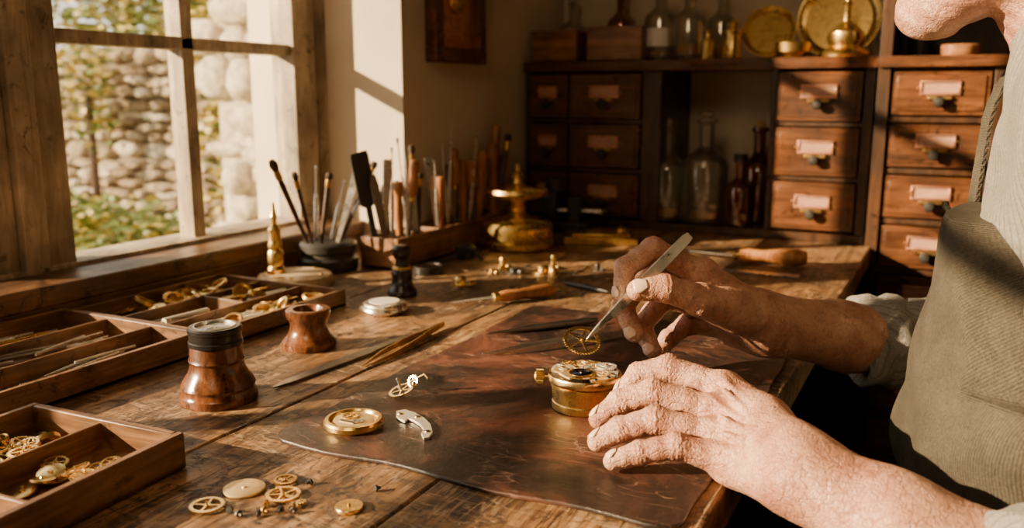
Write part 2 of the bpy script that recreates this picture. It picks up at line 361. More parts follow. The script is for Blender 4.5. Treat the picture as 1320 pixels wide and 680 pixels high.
# ============================================================ ROOM
WX=-1.15; WI=-0.93; YR=1.376; YB=2.12; CEIL=2.7; XR=2.2; YF=-2.0
WY0=-0.60; WZ0=BZ+.03; WZ1=BZ+1.15
b=B()
def wallbox(b,x0,x1,y0,y1,z0,z1,m): b.box(((x0+x1)/2,(y0+y1)/2,(z0+z1)/2),(x1-x0,y1-y0,z1-z0),m)
OUT=-1.30
wallbox(b,OUT,WI,YR,YB+.15,0,CEIL,M_plaster); wallbox(b,OUT,WI,YF,WY0-.17,0,CEIL,M_plaster); wallbox(b,OUT,-1.03,WY0-.17,WY0,0,CEIL,M_plaster)
wallbox(b,OUT,-1.03,WY0,YR,0,WZ0-.002,M_plaster); wallbox(b,OUT,WI,WY0-.17,YR,WZ1,CEIL,M_plaster)
b.obj("wall_left")
b=B(); wallbox(b,OUT,XR+.15,YB,YB+.15,0,CEIL,M_plaster); b.obj("wall_back")
b=B(); wallbox(b,XR,XR+.15,YF,YB,0,CEIL,M_plasterd); b.obj("wall_right")
b=B(); wallbox(b,OUT,XR+.15,YF-.15,YF,0,CEIL,M_plasterd); b.obj("wall_front")
b=B(); wallbox(b,OUT,XR+.15,YF-.15,YB+.15,CEIL,CEIL+.1,M_ceil); b.obj("ceiling")
b=B()
for i in range(24):
    x0=OUT+i*.152
    wallbox(b,x0,x0+.150,YF-.15,YB+.15,-.03,0,M_floor)
b.obj("floor",.002)
b=B(); xc=WX; zb=WZ0; zt=WZ1
def mem(y0,y1,z0,z1,d=.05,x=None):
    x=xc if x is None else x
    b.box((x,(y0+y1)/2,(z0+z1)/2),(d,y1-y0,z1-z0),M_frame)
ya=at_x(70,200,WX).y; yb=at_x(233,180,WX).y; yc=at_x(248,180,WX).y; yd=at_x(368,150,WX).y; ye=at_x(396,150,WX).y
zm=at_x(240,57,WX).z
mem(WY0,YR,zt-.05,zt,.08); mem(WY0,YR,zb,zb+.035,.08); mem(ye+.004,YR,zb,zt,.09); mem(WY0,WY0+.06,zb,zt,.08)
zr=at_x(240,316,WX).z
mem(ya-.055,ya,zb+.02,zt-.03,.055); mem(yd,ye,zb+.02,zt-.03,.055)
mem(ya-.03,ye,zb+.03,zr,.055); mem(ya-.03,ye,zt-.10,zt-.04,.055)
mem(yb,yc,zr,zt-.05,.035)
for z in (zm,zm+(zm-zr)): mem(ya,yd,z-.010,z+.010,.035)
mem(ya-.085,ya-.05,zb+.02,zt-.03,.085); yl=ya-.14
mem(yl,ya-.085,zb+.02,zt-.03,.055); mem(WY0+.05,WY0+.11,zb+.02,zt-.03,.055)
mem(WY0+.05,ya-.08,zb+.03,zr,.055); mem(WY0+.05,ya-.08,zt-.10,zt-.04,.055)
ym=(WY0+.11+yl)/2; mem(ym-.012,ym+.012,zr,zt-.05,.035)
for z in (zm,zm+(zm-zr)): mem(WY0+.1,yl,z-.010,z+.010,.035)
b.box((xc-.008,(WY0+YR)/2,(zb+zt)/2),(.003,YR-WY0-.1,zt-zb-.1),M_pane)
b.obj("window_1",.004)
b=B(); b.box((-1.0725,(WY0+YR)/2,BZ+.045),(.095,YR-WY0-.002,.028),M_sill)
b.box((-1.037,(WY0+YR)/2,BZ+.017),(.022,YR-WY0-.002,.032),M_sill); b.obj("trim_1",.003)
# ============================================================ BENCH
BX0,BX1=-1.022,-.138; BY0,BY1=-.75,YB-.005
b=B(); edges=[BX0,-.80,-.565,-.345,BX1]
for i in range(4):
    if i==0:
        b.box(((BX0-.80)/2,(BY0+YR-.002)/2,BZ-.02),(-.80-BX0-.0016,YR-.002-BY0,.04),M_bench)
        b.box(((WI+.003-.80)/2,(YR+BY1)/2,BZ-.02),(-.80-WI-.003-.0016,BY1-YR,.04),M_bench); continue
    b.box(((edges[i]+edges[i+1])/2,(BY0+BY1)/2,BZ-.02),(edges[i+1]-edges[i]-.0016,BY1-BY0,.04),M_bench)
for y in (BY0+.08,BY1-.08,.6):
    for x in (-.86,BX1-.09): b.box((x,y,(BZ-.04)/2),(.075,.075,BZ-.04),M_dark)
for x in (-.86,BX1-.09): b.box((x,(BY0+BY1)/2,BZ-.09),(.03,BY1-BY0-.2,.09),M_dark)
for y in (BY0+.08,BY1-.08): b.box(((-.86+BX1)/2,y,BZ-.09),(BX1+.86-.1,.03,.09),M_dark)
b.obj("workbench",.003)
def rrect(x0,x1,y0,y1,r,n=8):
    p=[]
    for cx_,cy,a0 in ((x1-r,y1-r,0),(x0+r,y1-r,90),(x0+r,y0+r,180),(x1-r,y0+r,270)):
        for k in range(n+1):
            a=math.radians(a0+90*k/n); p.append((cx_+r*math.cos(a),cy+r*math.sin(a)))
    return p
b=B(); p=rrect(-.522,-.152,.548,1.10,.022)
pp=[]
for i in range(len(p)):
    q=p[(i+1)%len(p)]; n=max(1,int(math.dist(p[i],q)/.02))
    for k in range(n):
        t=k/n; x=p[i][0]+(q[0]-p[i][0])*t; y=p[i][1]+(q[1]-p[i][1])*t
        s=.0022*math.sin(x*37+y*23)+.0015*math.sin(y*61-x*40); pp.append((x+s,y-s+.0006*math.sin(300*x)))
b.prism(pp,BZ,BZ+.004,M_leather); b.obj("leather_work_mat",.0012)
MT=.004
# ============================================================ BACK HUTCH
YC=1.88
def cx(px,py=200,y=YC): return at_y(px,py,y).x
def cz(py,px,y=YC): return at_y(px,py,y).z
def drawer(b,x0,x1,z0,z1,y,mat=M_drw):
    b.box(((x0+x1)/2,y+.004,(z0+z1)/2),(x1-x0-.005,.020,z1-z0-.006),mat)
    b.box(((x0+x1)/2,y-.007,(z0+z1)/2),(x1-x0-.022,.004,z1-z0-.022),mat)
    b.box(((x0+x1)/2,y+.11,(z0+z1)/2),(x1-x0-.012,.19,z1-z0-.014),M_cab)
    w=min(.070,(x1-x0)*.46); xm=(x0+x1)/2; zm_=(z0+z1)/2+.010
    for dz in (-.0115,.0115): b.box((xm,y-.0115,zm_+dz),(w,.005,.004),M_copper)
    for dx in (-1,1): b.box((xm+dx*(w/2-.002),y-.0115,zm_),(.004,.005,.019),M_copper)
    b.box((xm,y-.0105,zm_),(w-.008,.0015,.019),M_paper)
    for s in(-1,1): b.lathe([(0,0),(.0022,0),(.0018,.0015),(0,.002)],M_brassold,TR(xm+s*w*.56,y-.009,zm_,0,math.pi/2),10)
    pr=[(0,0),(.006,0),(.0052,.008),(.010,.012),(.0108,.017),(.007,.021),(0,.022)]
    b.lathe(pr,M_iron,TR(xm,y-.009,zm_-.026,0,math.pi/2),18)
    b.box((xm,y-.012,zm_-.018),(w*.6,.012,.006),M_brassold)
b=B()
zs=cz(90,900); zs2=zs+.022; z0=BZ+.018
xl=cx(683); xr=cx(1121); x1=cx(733); x2=cx(826); x3=cx(850); x4=cx(992); x5=cx(1108)
YD=YB-.006
def panel(xa,xb,ya,yb_,za,zb_,m=M_cab): b.box(((xa+xb)/2,(ya+yb_)/2,(za+zb_)/2),(xb-xa,yb_-ya,zb_-za),m)
panel(xl-.010,xr,YC-.006,YD,BZ+.001,z0); panel(xl-.010,xr+.004,YC-.014,YD,zs,zs2,M_drw)
panel(xl-.010,xl,YC,YD,z0,zs); panel(x2,x3,YC,YD,z0,zs); panel(x4-.004,x4+.008,YC,YD,z0,zs); panel(x5,xr,YC,YD,z0,zs)
rows=[z0,z0+(zs-z0)/3,z0+2*(zs-z0)/3,zs]
for i in range(3):
    drawer(b,xl+.001,x1,rows[i]+.004,rows[i+1]-.004,YC); drawer(b,x1+.004,x2-.001,rows[i]+.004,rows[i+1]-.004,YC)
    drawer(b,x4+.009,x5-.001,rows[i]+.004,rows[i+1]-.004,YC)
    if i: panel(xl,x2,YC,YD,rows[i]-.004,rows[i]+.004); panel(x4,x5,YC,YD,rows[i]-.004,rows[i]+.004)
panel(x1-.0005,x1+.0045,YC,YD,z0,zs)
b.obj("apothecary_drawer_hutch",.0018)
b=B(); tx0=xr+.006; tx1=.36; tz=zs+.0
panel(tx0,tx0+.022,YC-.02,YD,0,2.0); panel(tx1-.02,tx1,YC-.02,YD,0,2.0); panel(tx0,tx1,YD-.012,YD,0,2.0)
xm=cx(1272)
panel(xm,xm+.018,YC-.015,YD-.012,.06,tz)
hh=cz(95,1200)-cz(163,1200)
z=tz
while z-hh>.08:
    panel(tx0+.02,tx1-.02,YC-.012,YD-.012,z-.005,z+.005)
    drawer(b,tx0+.024,xm-.002,z-hh+.006,z-.006,YC-.008); drawer(b,xm+.020,tx1-.022,z-hh+.006,z-.006,YC-.008)
    z-=hh
panel(tx0,tx1,YC-.03,YD,tz,tz+.02,M_drw); panel(tx0,tx1,YC-.01,YD,.0,.07)
for zz in (tz+.30,tz+.58,1.98): panel(tx0+.02,tx1-.02,YC-.01,YD-.012,zz,zz+.018)
b.obj("tall_drawer_cabinet",.002)
def wbox(name,pxa,pxb,py0,py1,y,dep,mat):
    b=B(); xa=at_y(pxa,80,y).x; xb=at_y(pxb,80,y).x; za=zs2+.0005; zb_=za+(py1-py0)/FPX*y*1.05
    w=.006; xm=(xa+xb)/2
    b.box((xm,y+dep/2,za+w/2),(xb-xa,dep,w),mat)
    for yy in (y+w/2,y+dep-w/2): b.box((xm,yy,(za+zb_)/2),(xb-xa,w,zb_-za),mat)
    for xx in (xa+w/2,xb-w/2): b.box((xx,y+dep/2,(za+zb_)/2),(w,dep-2*w,zb_-za),mat)
    b.box((xm,y+dep/2,zb_),(xb-xa+.006,dep+.006,.008),mat)
    b.obj(name,.0015)
wbox("wooden_box",686,742,48,86,YC+.02,.10,M_box); wbox("wooden_box",756,826,45,86,YC+.02,.10,M_box)
def bottle(name,px,w,h,glassm,y,zb_,py=250,stopper='glass',fill=.35,neck=.32,liq=M_liquid,label=False):
    x=at_y(px,py,y).x; sc=y*1.05/FPX; r=w*sc/2; H=h*sc; b=B(); M=TR(x,y,zb_+.0005)
    hb=H*(1-neck)*.86; rn=r*.34
    prof=[(0,.002),(r*.8,.001),(r*.97,.004),(r,.010),(r,hb*.86),(r*.9,hb*.96),(r*.55,hb*1.06),(rn,hb*1.14),(rn,H*.86),(rn*1.35,H*.88),(rn*1.35,H*.91),(rn*.95,H*.92)]
    inn=[(rn*.7,H*.91),(rn*.7,hb*1.14),(r*.48,hb*1.04),(r*.86,hb*.94),(r*.93,hb*.84),(r*.93,.012),(r*.8,.007),(0,.007)]
    b.lathe(prof+inn,glassm,M,36)
    if fill: b.lathe([(0,.0075),(r*.78,.0075),(r*.915,.0125),(r*.915,hb*fill),(0,hb*fill)],liq,M,32)
    if label:
        v=[];f=[]
        for k in range(13):
            a=-2.2+1.4*k/12; v+=[((r+.0006)*math.cos(a),(r+.0006)*math.sin(a),hb*.30),((r+.0006)*math.cos(a),(r+.0006)*math.sin(a),hb*.68)]
        for k in range(12): f.append((2*k,2*k+2,2*k+3,2*k+1))
        b.add(v,f,M_enamel,M)
    if stopper=='glass': b.lathe([(0,H*.86),(rn*.65,H*.86),(rn*.68,H*.925),(rn*1.2,H*.94),(rn*1.25,H*.965),(rn*.8,H*.985),(rn*.3,H),(0,H)],glassm,M,24)
    elif stopper=='cork': b.lathe([(0,H*.85),(rn*.66,H*.85),(rn*.8,H*.97),(0,H*.975)],M_cork,M,20)
    elif stopper=='black': b.lathe([(0,H*.90),(rn*1.5,H*.90),(rn*1.5,H*.995),(rn*1.3,H),(0,H)],M_black,M,20)
    return b.obj(name)
bottle("glass_bottle",860,46,128,M_glass,1.925,z0,stopper='glass',fill=.22)
bottle("glass_bottle",908,56,140,M_glass,1.925,z0,stopper='glass',fill=.20)
bottle("amber_bottle",953,34,88,M_amber,1.905,z0,stopper='black',fill=.0)
bottle("amber_bottle",976,42,124,M_amber,1.985,z0,stopper='cork',fill=.0)
bottle("glass_bottle",850,40,98,M_glass,1.96,zs2,80,fill=.2,label=True)
bottle("glass_bottle",887,40,92,M_glass,1.95,zs2,80,fill=.35)
bottle("glass_bottle",738,34,84,M_glass,2.07,zs2,80,fill=.3)
bottle("amber_bottle",800,36,95,M_amber,2.07,zs2,80,'cork',fill=.5)
bottle("glass_bottle",928,34,88,M_glass,2.05,zs2,80,'cork',fill=.3)
def xs(px,y): return at_y(px,80,y).x
b=B(); b.lathe([(0,0),(.020,0),(.021,.003),(.019,.006),(.019,.052),(.021,.054),(.021,.058),(.012,.062),(.008,.066),(.011,.074),(.006,.080),(.0,.082)],M_brass,TR(xs(943,1.91),1.91,zs2)); b.obj("brass_weight")
b=B(); b.lathe([(0,0),(.014,0),(.014,.04),(.006,.044),(.005,.055),(.008,.06),(0,.064)],M_brass,TR(xs(911,1.91),1.91,zs2)); b.obj("brass_weight")
def dish(name,px,r,y,lean=.25):
    b=B(); M=TR(xs(px,y),y,zs2+r*math.cos(lean)+.0005,0,math.pi/2-lean)
    b.lathe([(0,.0),(r*.8,.0),(r*.86,.004),(r,.009),(r,.012),(r*.95,.012),(r*.84,.007),(r*.78,.003),(r*.2,.003),(0,.003)],M_brass,M,48); return b.obj(name)
dish("brass_dish",990,.056,1.94,.3); dish("brass_plate",1078,.086,2.05,.2)
b=B(); b.lathe([(0,0),(.048,0),(.050,.006),(.046,.012),(.030,.022),(.036,.034),(.034,.050),(.018,.064),(.008,.072),(.007,.10),(.010,.106),(.005,.112),(.004,.135),(0,.138)],M_brass,TR(xs(1088,1.93),1.93,zs2)); b.obj("brass_bell")
b=B(); b.lathe([(0,0),(.022,0),(.034,.012),(.036,.03),(.034,.032),(.020,.014),(0,.006)],M_brassold,TR(xs(1022,1.91),1.90,zs2)); b.obj("brass_bowl")
b=B(); b.lathe([(0,0),(.035,0),(.038,.006),(.038,.020),(.034,.023),(0,.024)],M_box,TR(xs(1235,1.95),1.95,tz+.021)); b.obj("round_wooden_pot")
b=B(); b.lathe([(0,0),(.024,0),(.024,.06),(.012,.075),(.012,.09),(0,.09)],M_iron,TR(xs(1185,1.97),1.97,tz+.021)); b.obj("dark_jar")
b=B(); ya_=at_x(547,40,WI).y; yb_=at_x(613,40,WI).y; zb_=at_x(580,82,WI).z; zt_=zb_+.36
for y0_,y1_,z0_,z1_ in ((ya_,yb_,zb_,zb_+.03),(ya_,yb_,zt_-.03,zt_),(ya_,ya_+.03,zb_+.03,zt_-.03),(yb_-.03,yb_,zb_+.03,zt_-.03)):
    b.box((WI+.014,(y0_+y1_)/2,(z0_+z1_)/2),(.026,y1_-y0_,z1_-z0_),M_drw)
b.box((WI+.008,(ya_+yb_)/2,(zb_+zt_)/2),(.008,yb_-ya_-.05,zt_-zb_-.05),M_copper)
b.lathe([(0,0),(.03,0),(.035,.004),(.02,.008),(0,.009)],M_brass,TR(WI+.012,(ya_+yb_)/2,zb_+.13,0,0,math.pi/2)); b.obj("wall_picture_frame",.003)
# ============================================================ TRAYS
def tray(name,x0,x1,y0,y1,h,xd,yd,ang=0,w=.007):
    c=Vector(((x0+x1)/2,(y0+y1)/2,BZ)); b=B(); M=Matrix.Translation(c)@Matrix.Rotation(ang,4,'Z'); W=x1-x0; L=y1-y0
    b.box((0,0,.003),(W,L,.005),M_tray,M)
    for s in(-1,1):
        b.box((s*(W/2-w/2),0,h/2+.0005),(w,L,h),M_tray,M); b.box((0,s*(L/2-w/2),h/2+.0005),(W-2*w,w,h),M_trayx,M)
    for fx,ya,yb in xd: b.box(((fx-.5)*W,((ya+yb)/2-.5)*L,h*.44+.002),(w*.6,(yb-ya)*L-w,h*.82),M_tray,M)
    for fy,xa,xb in yd: b.box((((xa+xb)/2-.5)*W,(fy-.5)*L,h*.44+.002),((xb-xa)*W-w,w*.6,h*.82),M_trayx,M)
    b.obj(name,.0012); return M
T3=tray("parts_tray",-1.02,-.772,.722,.985,.024,[(.36,0,1),(.68,0,1)],[(.55,.36,.68)])
T2=tray("parts_tray",-1.02,-.772,.34,.715,.028,[(.36,0,1),(.68,0,1)],[(.5,.0,.36)])
T1=tray("parts_tray",-.708,-.532,.12,.470,.030,[(.5,.0,1)],[(.68,0,.5),(.62,.5,1),(.3,0,1)],math.radians(3))
def partpile(name,M,x0,x1,y0,y1,z,n,kinds,rmin=.006,rmax=.012):
    b=B()
    for i in range(n):
        x=random.uniform(x0,x1); y=random.uniform(y0,y1); r=random.uniform(rmin,rmax); k=random.choice(kinds)
        Q=M@TR(x,y,z+.0012+.0022*(i%5),random.random()*6,random.uniform(-.3,.3),random.uniform(-.3,.3))
        mt=random.choice([M_brass,M_gold,M_brassold])
        if k=='gear': b.gear(r,24,.0012,mt,Q,random.choice([4,5]))
        elif k=='disc': b.lathe([(0,0),(r*.95,0),(r,.0004),(r,.0012),(r*.9,.0016),(r*.2,.0016),(r*.15,.003),(0,.003)],mt,Q,24)
        elif k=='ring': b.lathe([(r*.72,0),(r*.86,-.0006),(r,0),(r,.004),(r*.86,.0046),(r*.72,.004),(r*.72,0)],mt,Q@Matrix.Rotation(random.uniform(-.7,.7),4,'X'),28)
        elif k=='screw': b.lathe([(0,0),(.0012,0),(.0012,.0045),(.0024,.0046),(.0024,.0062),(0,.0064)],M_dsteel,Q@Matrix.Rotation(random.uniform(1,1.6),4,'X'),10)
        elif k=='pin':
            L=random.uniform(.06,.10); a=random.uniform(-.35,.35); b.tube([M@Vector((x-math.sin(a)*L/2,y-L/2,z+.004+.0015*(i%4))),M@Vector((x,y,z+.004+.0015*(i%4))),M@Vector((x+math.sin(a)*L/2,y+L/2,z+.004+.0015*(i%4)))],[.0016,.0023,.0016],random.choice([M_steel,M_silver,M_dsteel]),8)
        elif k=='rod':
            b.tube([M@Vector((x,y-.035,z+.005)),M@Vector((x+.004,y+.035,z+.005))],[.0045,.0036],random.choice([M_brass,M_enamel]),12)
    return b.obj(name)
partpile("brass_gear_pile",T1,-.072,-.012,.085,.155,.006,26,['gear','disc','ring','gear'],.007,.013)
partpile("brass_gear_pile",T1,.014,.072,.065,.150,.006,22,['gear','disc','disc'],.008,.013)
partpile("small_screw_pile",T1,-.075,-.012,-.05,.045,.006,40,['screw'])
partpile("small_screw_pile",T1,.014,.075,-.06,.03,.006,14,['screw','disc'],.004,.007)
partpile("steel_pin_set",T2,-.022,.028,-.05,.12,.010,14,['pin']); partpile("steel_pin_set",T2,.062,.105,-.02,.12,.010,9,['pin']); partpile("steel_pin_set",T2,-.11,-.05,.05,.12,.010,7,['pin','rod'])
partpile("watch_ring_pile",T3,.060,.103,-.09,.10,.008,20,['ring','rod','ring','disc'],.010,.017)
partpile("watch_ring_pile",T3,-.020,.028,.03,.10,.008,10,['rod','ring'],.010,.015)
partpile("steel_pin_set",T3,-.020,.028,-.085,-.03,.008,6,['rod','pin']); partpile("watch_ring_pile",T3,-.105,-.052,-.06,.10,.008,16,['ring','disc'],.011,.018)
# ============================================================ BENCH OBJECTS
def obj_at(px,py,z=0.0): p=on(px,py,z); return TR(p.x,p.y,BZ+z)
b=B(); M=obj_at(283,514)
b.lathe([(0,0),(.0365,0),(.0375,.002),(.0375,.008),(.0355,.011),(.0350,.014),(.0362,.017),(.034,.022),(.0285,.030),(.0262,.036),(.0258,.040),(.0272,.043),(.0258,.046),(.0252,.056),(.0245,.058)],M_turn,M,56)
b.lathe([(.0240,.057),(.0262,.058),(.0262,.062),(.0252,.063),(.0252,.070),(.0262,.071),(.0262,.075),(.0245,.0765),(.0200,.0765),(.0195,.073),(.0,.073)],M_black,M,56)
b.lathe([(0,.0732),(.0190,.0732),(.0185,.0745),(0,.0765)],M_lens,M,40); b.lathe([(.0190,.0735),(.0204,.0768),(.0192,.0772),(.0185,.0740)],M_steel,M,40)
b.obj("wooden_eye_loupe",0,None,None,.5)
b=B(); M=obj_at(399,446)
b.lathe([(0,0),(.032,0),(.033,.003),(.0325,.008),(.028,.013),(.0235,.020),(.0215,.027),(.0225,.033),(.0255,.037),(.0265,.041),(.0265,.046),(.0245,.0475),(.018,.0475),(.0165,.044),(.015,.038),(0,.036)],M_turn,M,56); b.obj("turned_wooden_cup")
b=B(); M=obj_at(496,402)
b.lathe([(0,0),(.028,0),(.0315,.003),(.0325,.006),(.0315,.009),(.030,.010),(.0305,.012),(.029,.0145),(.024,.016),(0,.0165)],M_silver,M,56); b.lathe([(0,.0164),(.021,.0160),(.021,.0168),(0,.0172)],M_enamel,M,40)
p=on(496,402); b.tube([(p.x+.033*math.cos(a),p.y+.033*math.sin(a),BZ+.006) for a in (3.6,3.7)],.003,M_silver); b.obj("silver_pocket_watch")
b=B(); M=obj_at(519,380)
b.lathe([(0,0),(.022,0),(.023,.003),(.0215,.009),(.018,.014),(.0150,.022),(.0160,.030),(.0165,.034),(.0140,.040)],M_black,M,40)
b.lathe([(.0140,.040),(.0148,.042),(.0140,.045),(.0125,.046)],M_brassold,M,40)
b.lathe([(.0105,.045),(.0100,.056),(.0125,.060),(.0150,.066),(.0145,.073),(.0105,.0775),(0,.079)],M_black,M,40); b.obj("turned_hand_stamp")
b=B(); b.lathe([(0,0),(.026,0),(.026,.012),(.0245,.014),(.0235,.014),(.022,.011),(0,.011)],M_black,obj_at(552,352),40); b.lathe([(0,.0112),(.021,.0112),(.020,.013),(0,.013)],M_lens,obj_at(552,352),40); b.obj("black_lens_tin")
b=B(); M=obj_at(667,318)
b.lathe([(0,0),(.070,0),(.074,.004),(.074,.014),(.070,.018),(.071,.022),(.071,.044),(.065,.052),(.046,.057),(.030,.061),(.020,.066),(.016,.072),(.019,.080),(.014,.087),(.020,.094),(.040,.099),(.060,.105),(.063,.110),(.060,.117),(.032,.119),(.020,.123),(.010,.128),(.008,.138),(.012,.143),(.008,.149),(.004,.153),(.003,.166),(0,.167)],M_brass,M,56); b.obj("brass_spirit_lamp")
b=B(); M=obj_at(424,346); pj=on(424,346)
b.lathe([(0,0),(.050,0),(.052,.004),(.052,.020),(.047,.024),(.046,.030),(.050,.034),(.050,.046),(.046,.050),(0,.050)],M_iron,M,48); b.obj("round_tool_stand")
M_beech=wood("pale_beech",(.40,.25,.12),(.66,.47,.26),'X',.4,4,12)
b=B(); M=obj_at(381,368); b.lathe([(0,0),(.056,0),(.060,.004),(.060,.014),(.057,.019),(.050,.021),(0,.021)],M_beech,M,56)
for k in range(5):
    a=k*1.25+.3; b.lathe([(0,0),(.0035,0),(.0035,.0015),(0,.002)],M_brass,M@TR(.045*math.cos(a),.045*math.sin(a),.021),12)
b.obj("round_wooden_base")
p=on(356,350,.021); b=B(); b.lathe([(0,0),(.014,0),(.0145,.006),(.011,.012),(.0125,.018),(.0125,.034),(.0100,.038),(.0118,.044),(.0100,.050),(.0095,.066),(.0105,.070),(.008,.074),(.0045,.078),(.0042,.086),(.0062,.090),(.0040,.096),(.0022,.112),(0,.114)],M_brass,TR(p.x+.005,p.y-.005,BZ+.021),36); b.obj("brass_nozzle")
def tool(b,kind,p0,p1,r=.004,side=None):
    p0=Vector(p0);p1=Vector(p1);L=(p1-p0).length; M=frame(p0,p1,side)
    if kind=='brush':
        b.lathe([(0,0),(r*.6,0),(r*.9,L*.3),(r,L*.72),(r*.9,L*.80)],M_dark,M,14); b.lathe([(r*.95,L*.79),(r*1.25,L*.81),(r*1.1,L*.90),(r*1.2,L*.905)],M_brassold,M,14); b.lathe([(r*1.05,L*.9),(r*1.5,L*.95),(r*1.1,L*.99),(0,L)],M_bristle,M,14)
    elif kind=='chisel':
        h=.50*L; b.lathe([(0,0),(r*.5,0),(r*.5,h)],M_dsteel,M,12); b.lathe([(r*.8,h-.002),(r*.9,h+.008)],M_brass,M,14); b.lathe([(r*.9,h+.006),(r*1.7,h+L*.08),(r*2.0,h+L*.2),(r*1.6,h+L*.3),(r*1.9,h+L*.38),(r*1.6,L-.004),(0,L)],M_handle,M,16)
    elif kind=='handle':
        b.lathe([(0,0),(r*1.2,0),(r*1.5,L*.15),(r*1.9,L*.45),(r*1.5,L*.7),(r*2.0,L*.85),(r*1.7,L*.97),(0,L)],M_handle,M,18)
    elif kind=='file':
        b.loft(M,[(0,r*.8,r*.5,0),(L*.12,r*1.2,r*.4,0),(L*.85,r*1.5,r*.4,0),(L,r*.9,r*.3,0)],M_dsteel)
    elif kind=='blade':
        b.loft(M,[(0,r*1.2,r*.3,0),(L*.6,r*2.2,r*.3,0),(L*.97,r*3.0,r*.25,0),(L,r*2.6,r*.25,0)],M_steel)
    elif kind=='driver':
        b.lathe([(0,0),(r*.9,0),(r,L*.04),(r,L*.5),(r*.75,L*.56),(r*.75,L*.60),(r*.35,L*.64),(r*.3,L*.96)],M_steel,M,14); b.loft(M,[(L*.95,r*.45,r*.3,0),(L,r*.6,r*.08,0)],M_steel)
    elif kind=='square':
        b.loft(M,[(0,r*1.2,r*.3,0),(L*.42,r*1.2,r*.3,0),(L*.46,r*3.4,r*.3,0),(L*.95,r*3.6,r*.3,0),(L,r*3.2,r*.3,0)],M_iron)
tb=lambda dx,dy,z=.0505: Vector((pj.x+dx,pj.y+dy,BZ+z))
def jt(name,kind,d,px,py,x,r=.004,side=None):
    b=B(); tool(b,kind,tb(*d),at_x(px,py,x),r,side); return b.obj(name)
jt("artist_brush",'brush',(-.02,-.03),350,207,-.93,.0048); jt("artist_brush",'brush',(-.005,-.035),379,222,-.93,.0036)
jt("steel_burin",'driver',(-.025,0),407,213,-.99,.0040); jt("wooden_stylus",'brush',(.01,-.03),425,222,-.94,.0045)
jt("steel_burin",'driver',(.0,.01),444,232,-.96,.0035); jt("artist_brush",'brush',(.02,.01),484,208,-.93,.0046); jt("flat_steel_scraper",'blade',(.025,-.005),462,214,-.92,.0026,(1,.3,0)); jt("steel_burin",'driver',(.01,.03),470,240,-.92,.0035)
rx0,rx1,ry0,ry1,rh=-.925,-.845,1.225,1.66,.055
b=B(); w=.009
b.box(((rx0+rx1)/2,(ry0+ry1)/2,BZ+.004),(rx1-rx0,ry1-ry0,.007),M_tray)
for x in (rx0+w/2,rx1-w/2): b.box((x,(ry0+ry1)/2,BZ+rh/2+.0005),(w,ry1-ry0,rh),M_tray)
for y in (ry0+w/2,ry1-w/2): b.box(((rx0+rx1)/2,y,BZ+rh/2+.0005),(rx1-rx0-2*w,w,rh),M_trayx)
b.box(((rx0+rx1)/2,(ry0+ry1)/2,BZ+rh*.62),(rx1-rx0-2*w,ry1-ry0-2*w,.006),M_tray)
for i in range(7):
    y=ry0+.05+i*.055; b.box(((rx0+rx1)/2,y,BZ+rh*.8),(rx1-rx0-2*w,.005,rh*.36),M_trayx)
b.obj("wooden_tool_rack",.0015)
RT=BZ+rh*.62+.0035
spec=[('square',462,196,.0046),('file',480,225,.005),('blade',500,205,.0030),('driver',512,178,.004),('driver',522,195,.0036),('chisel',535,205,.0050),('blade',552,202,.0032),('brush',541,222,.0048),('driver',560,205,.004),('file',576,212,.005),('driver',583,150,.0046),('handle',594,205,.0062),('chisel',607,205,.0062),('handle',622,190,.0060),('chisel',640,160,.0062),('handle',634,182,.0062),('brush',656,172,.0060),('blade',528,232,.0036),('handle',568,226,.0052),('file',495,238,.005),('handle',648,200,.0060),('driver',615,172,.004),('handle',512,232,.0048),('chisel',585,190,.0052),('driver',505,190,.0034),('brush',530,186,.0042),('driver',570,185,.0036)]
nm={'square':'black_set_square','file':'steel_hand_file','blade':'flat_steel_scraper','driver':'watchmaker_screwdriver','chisel':'wooden_handled_graver','brush':'artist_brush','handle':'turned_file_handle'}
for i,(k,px,py,r) in enumerate(spec):
    xx=rx0+.02+(rx1-rx0-.04)*((i*.37)%1); top=at_x(px,py,xx)
    d=(-.035 if px>600 else .035)*(((i*.61)%1)-.3) if k!='handle' else 0
    by=min(max(top.y+d,ry0+.02),ry1-.02); bx=min(max(xx+.012*math.sin(i*2.3),rx0+.018),rx1-.018)
    b=B(); tool(b,k,(bx,by,RT),top,r,(.6,1,0)); b.obj(nm[k])
def awl(name,a,bq,c,r=.009,zz=.009,blade=None):
    b=B(); p0=on(*a,zz); p1=on(*bq,zz); p2=on(*c,.003); L=(p1-p0).length; M=frame(p0,p1)
    b.lathe([(0,0),(r*.7,.001),(r,L*.12),(r*.95,L*.35),(r*.7,L*.6),(r*.85,L*.8),(r*.6,L*.93)],M_handle,M,24); b.lathe([(r*.62,L*.92),(r*.62,L),(r*.3,L+.001)],M_brass,M,20)
    Lb=(p2-p1).length
    if blade: b.loft(frame(p1,p2,(0,0,1)),[(0,.0012,.003,0),(Lb*.2,.0014,.006,0),(Lb,.001,.004,0)],M_dsteel)
    else: b.lathe([(.0026,0),(.002,Lb*.6),(.0006,Lb)],M_steel,frame(p1,p2),12)
    return b.obj(name)
awl("wooden_handled_awl",(715,373),(636,383),(580,390),.0105,.0105)
awl("wooden_handled_file",(1041,332),(945,328),(880,322),.015,.015,True)
b=B(); p0=on(928,347,.0015);p1=on(1030,356,.0015);L=(p1-p0).length; b.loft(frame(p0,p1,(0,0,1)),[(0,.0008,.010,0),(L,.0008,.010,0)],M_steel); b.obj("steel_rule")
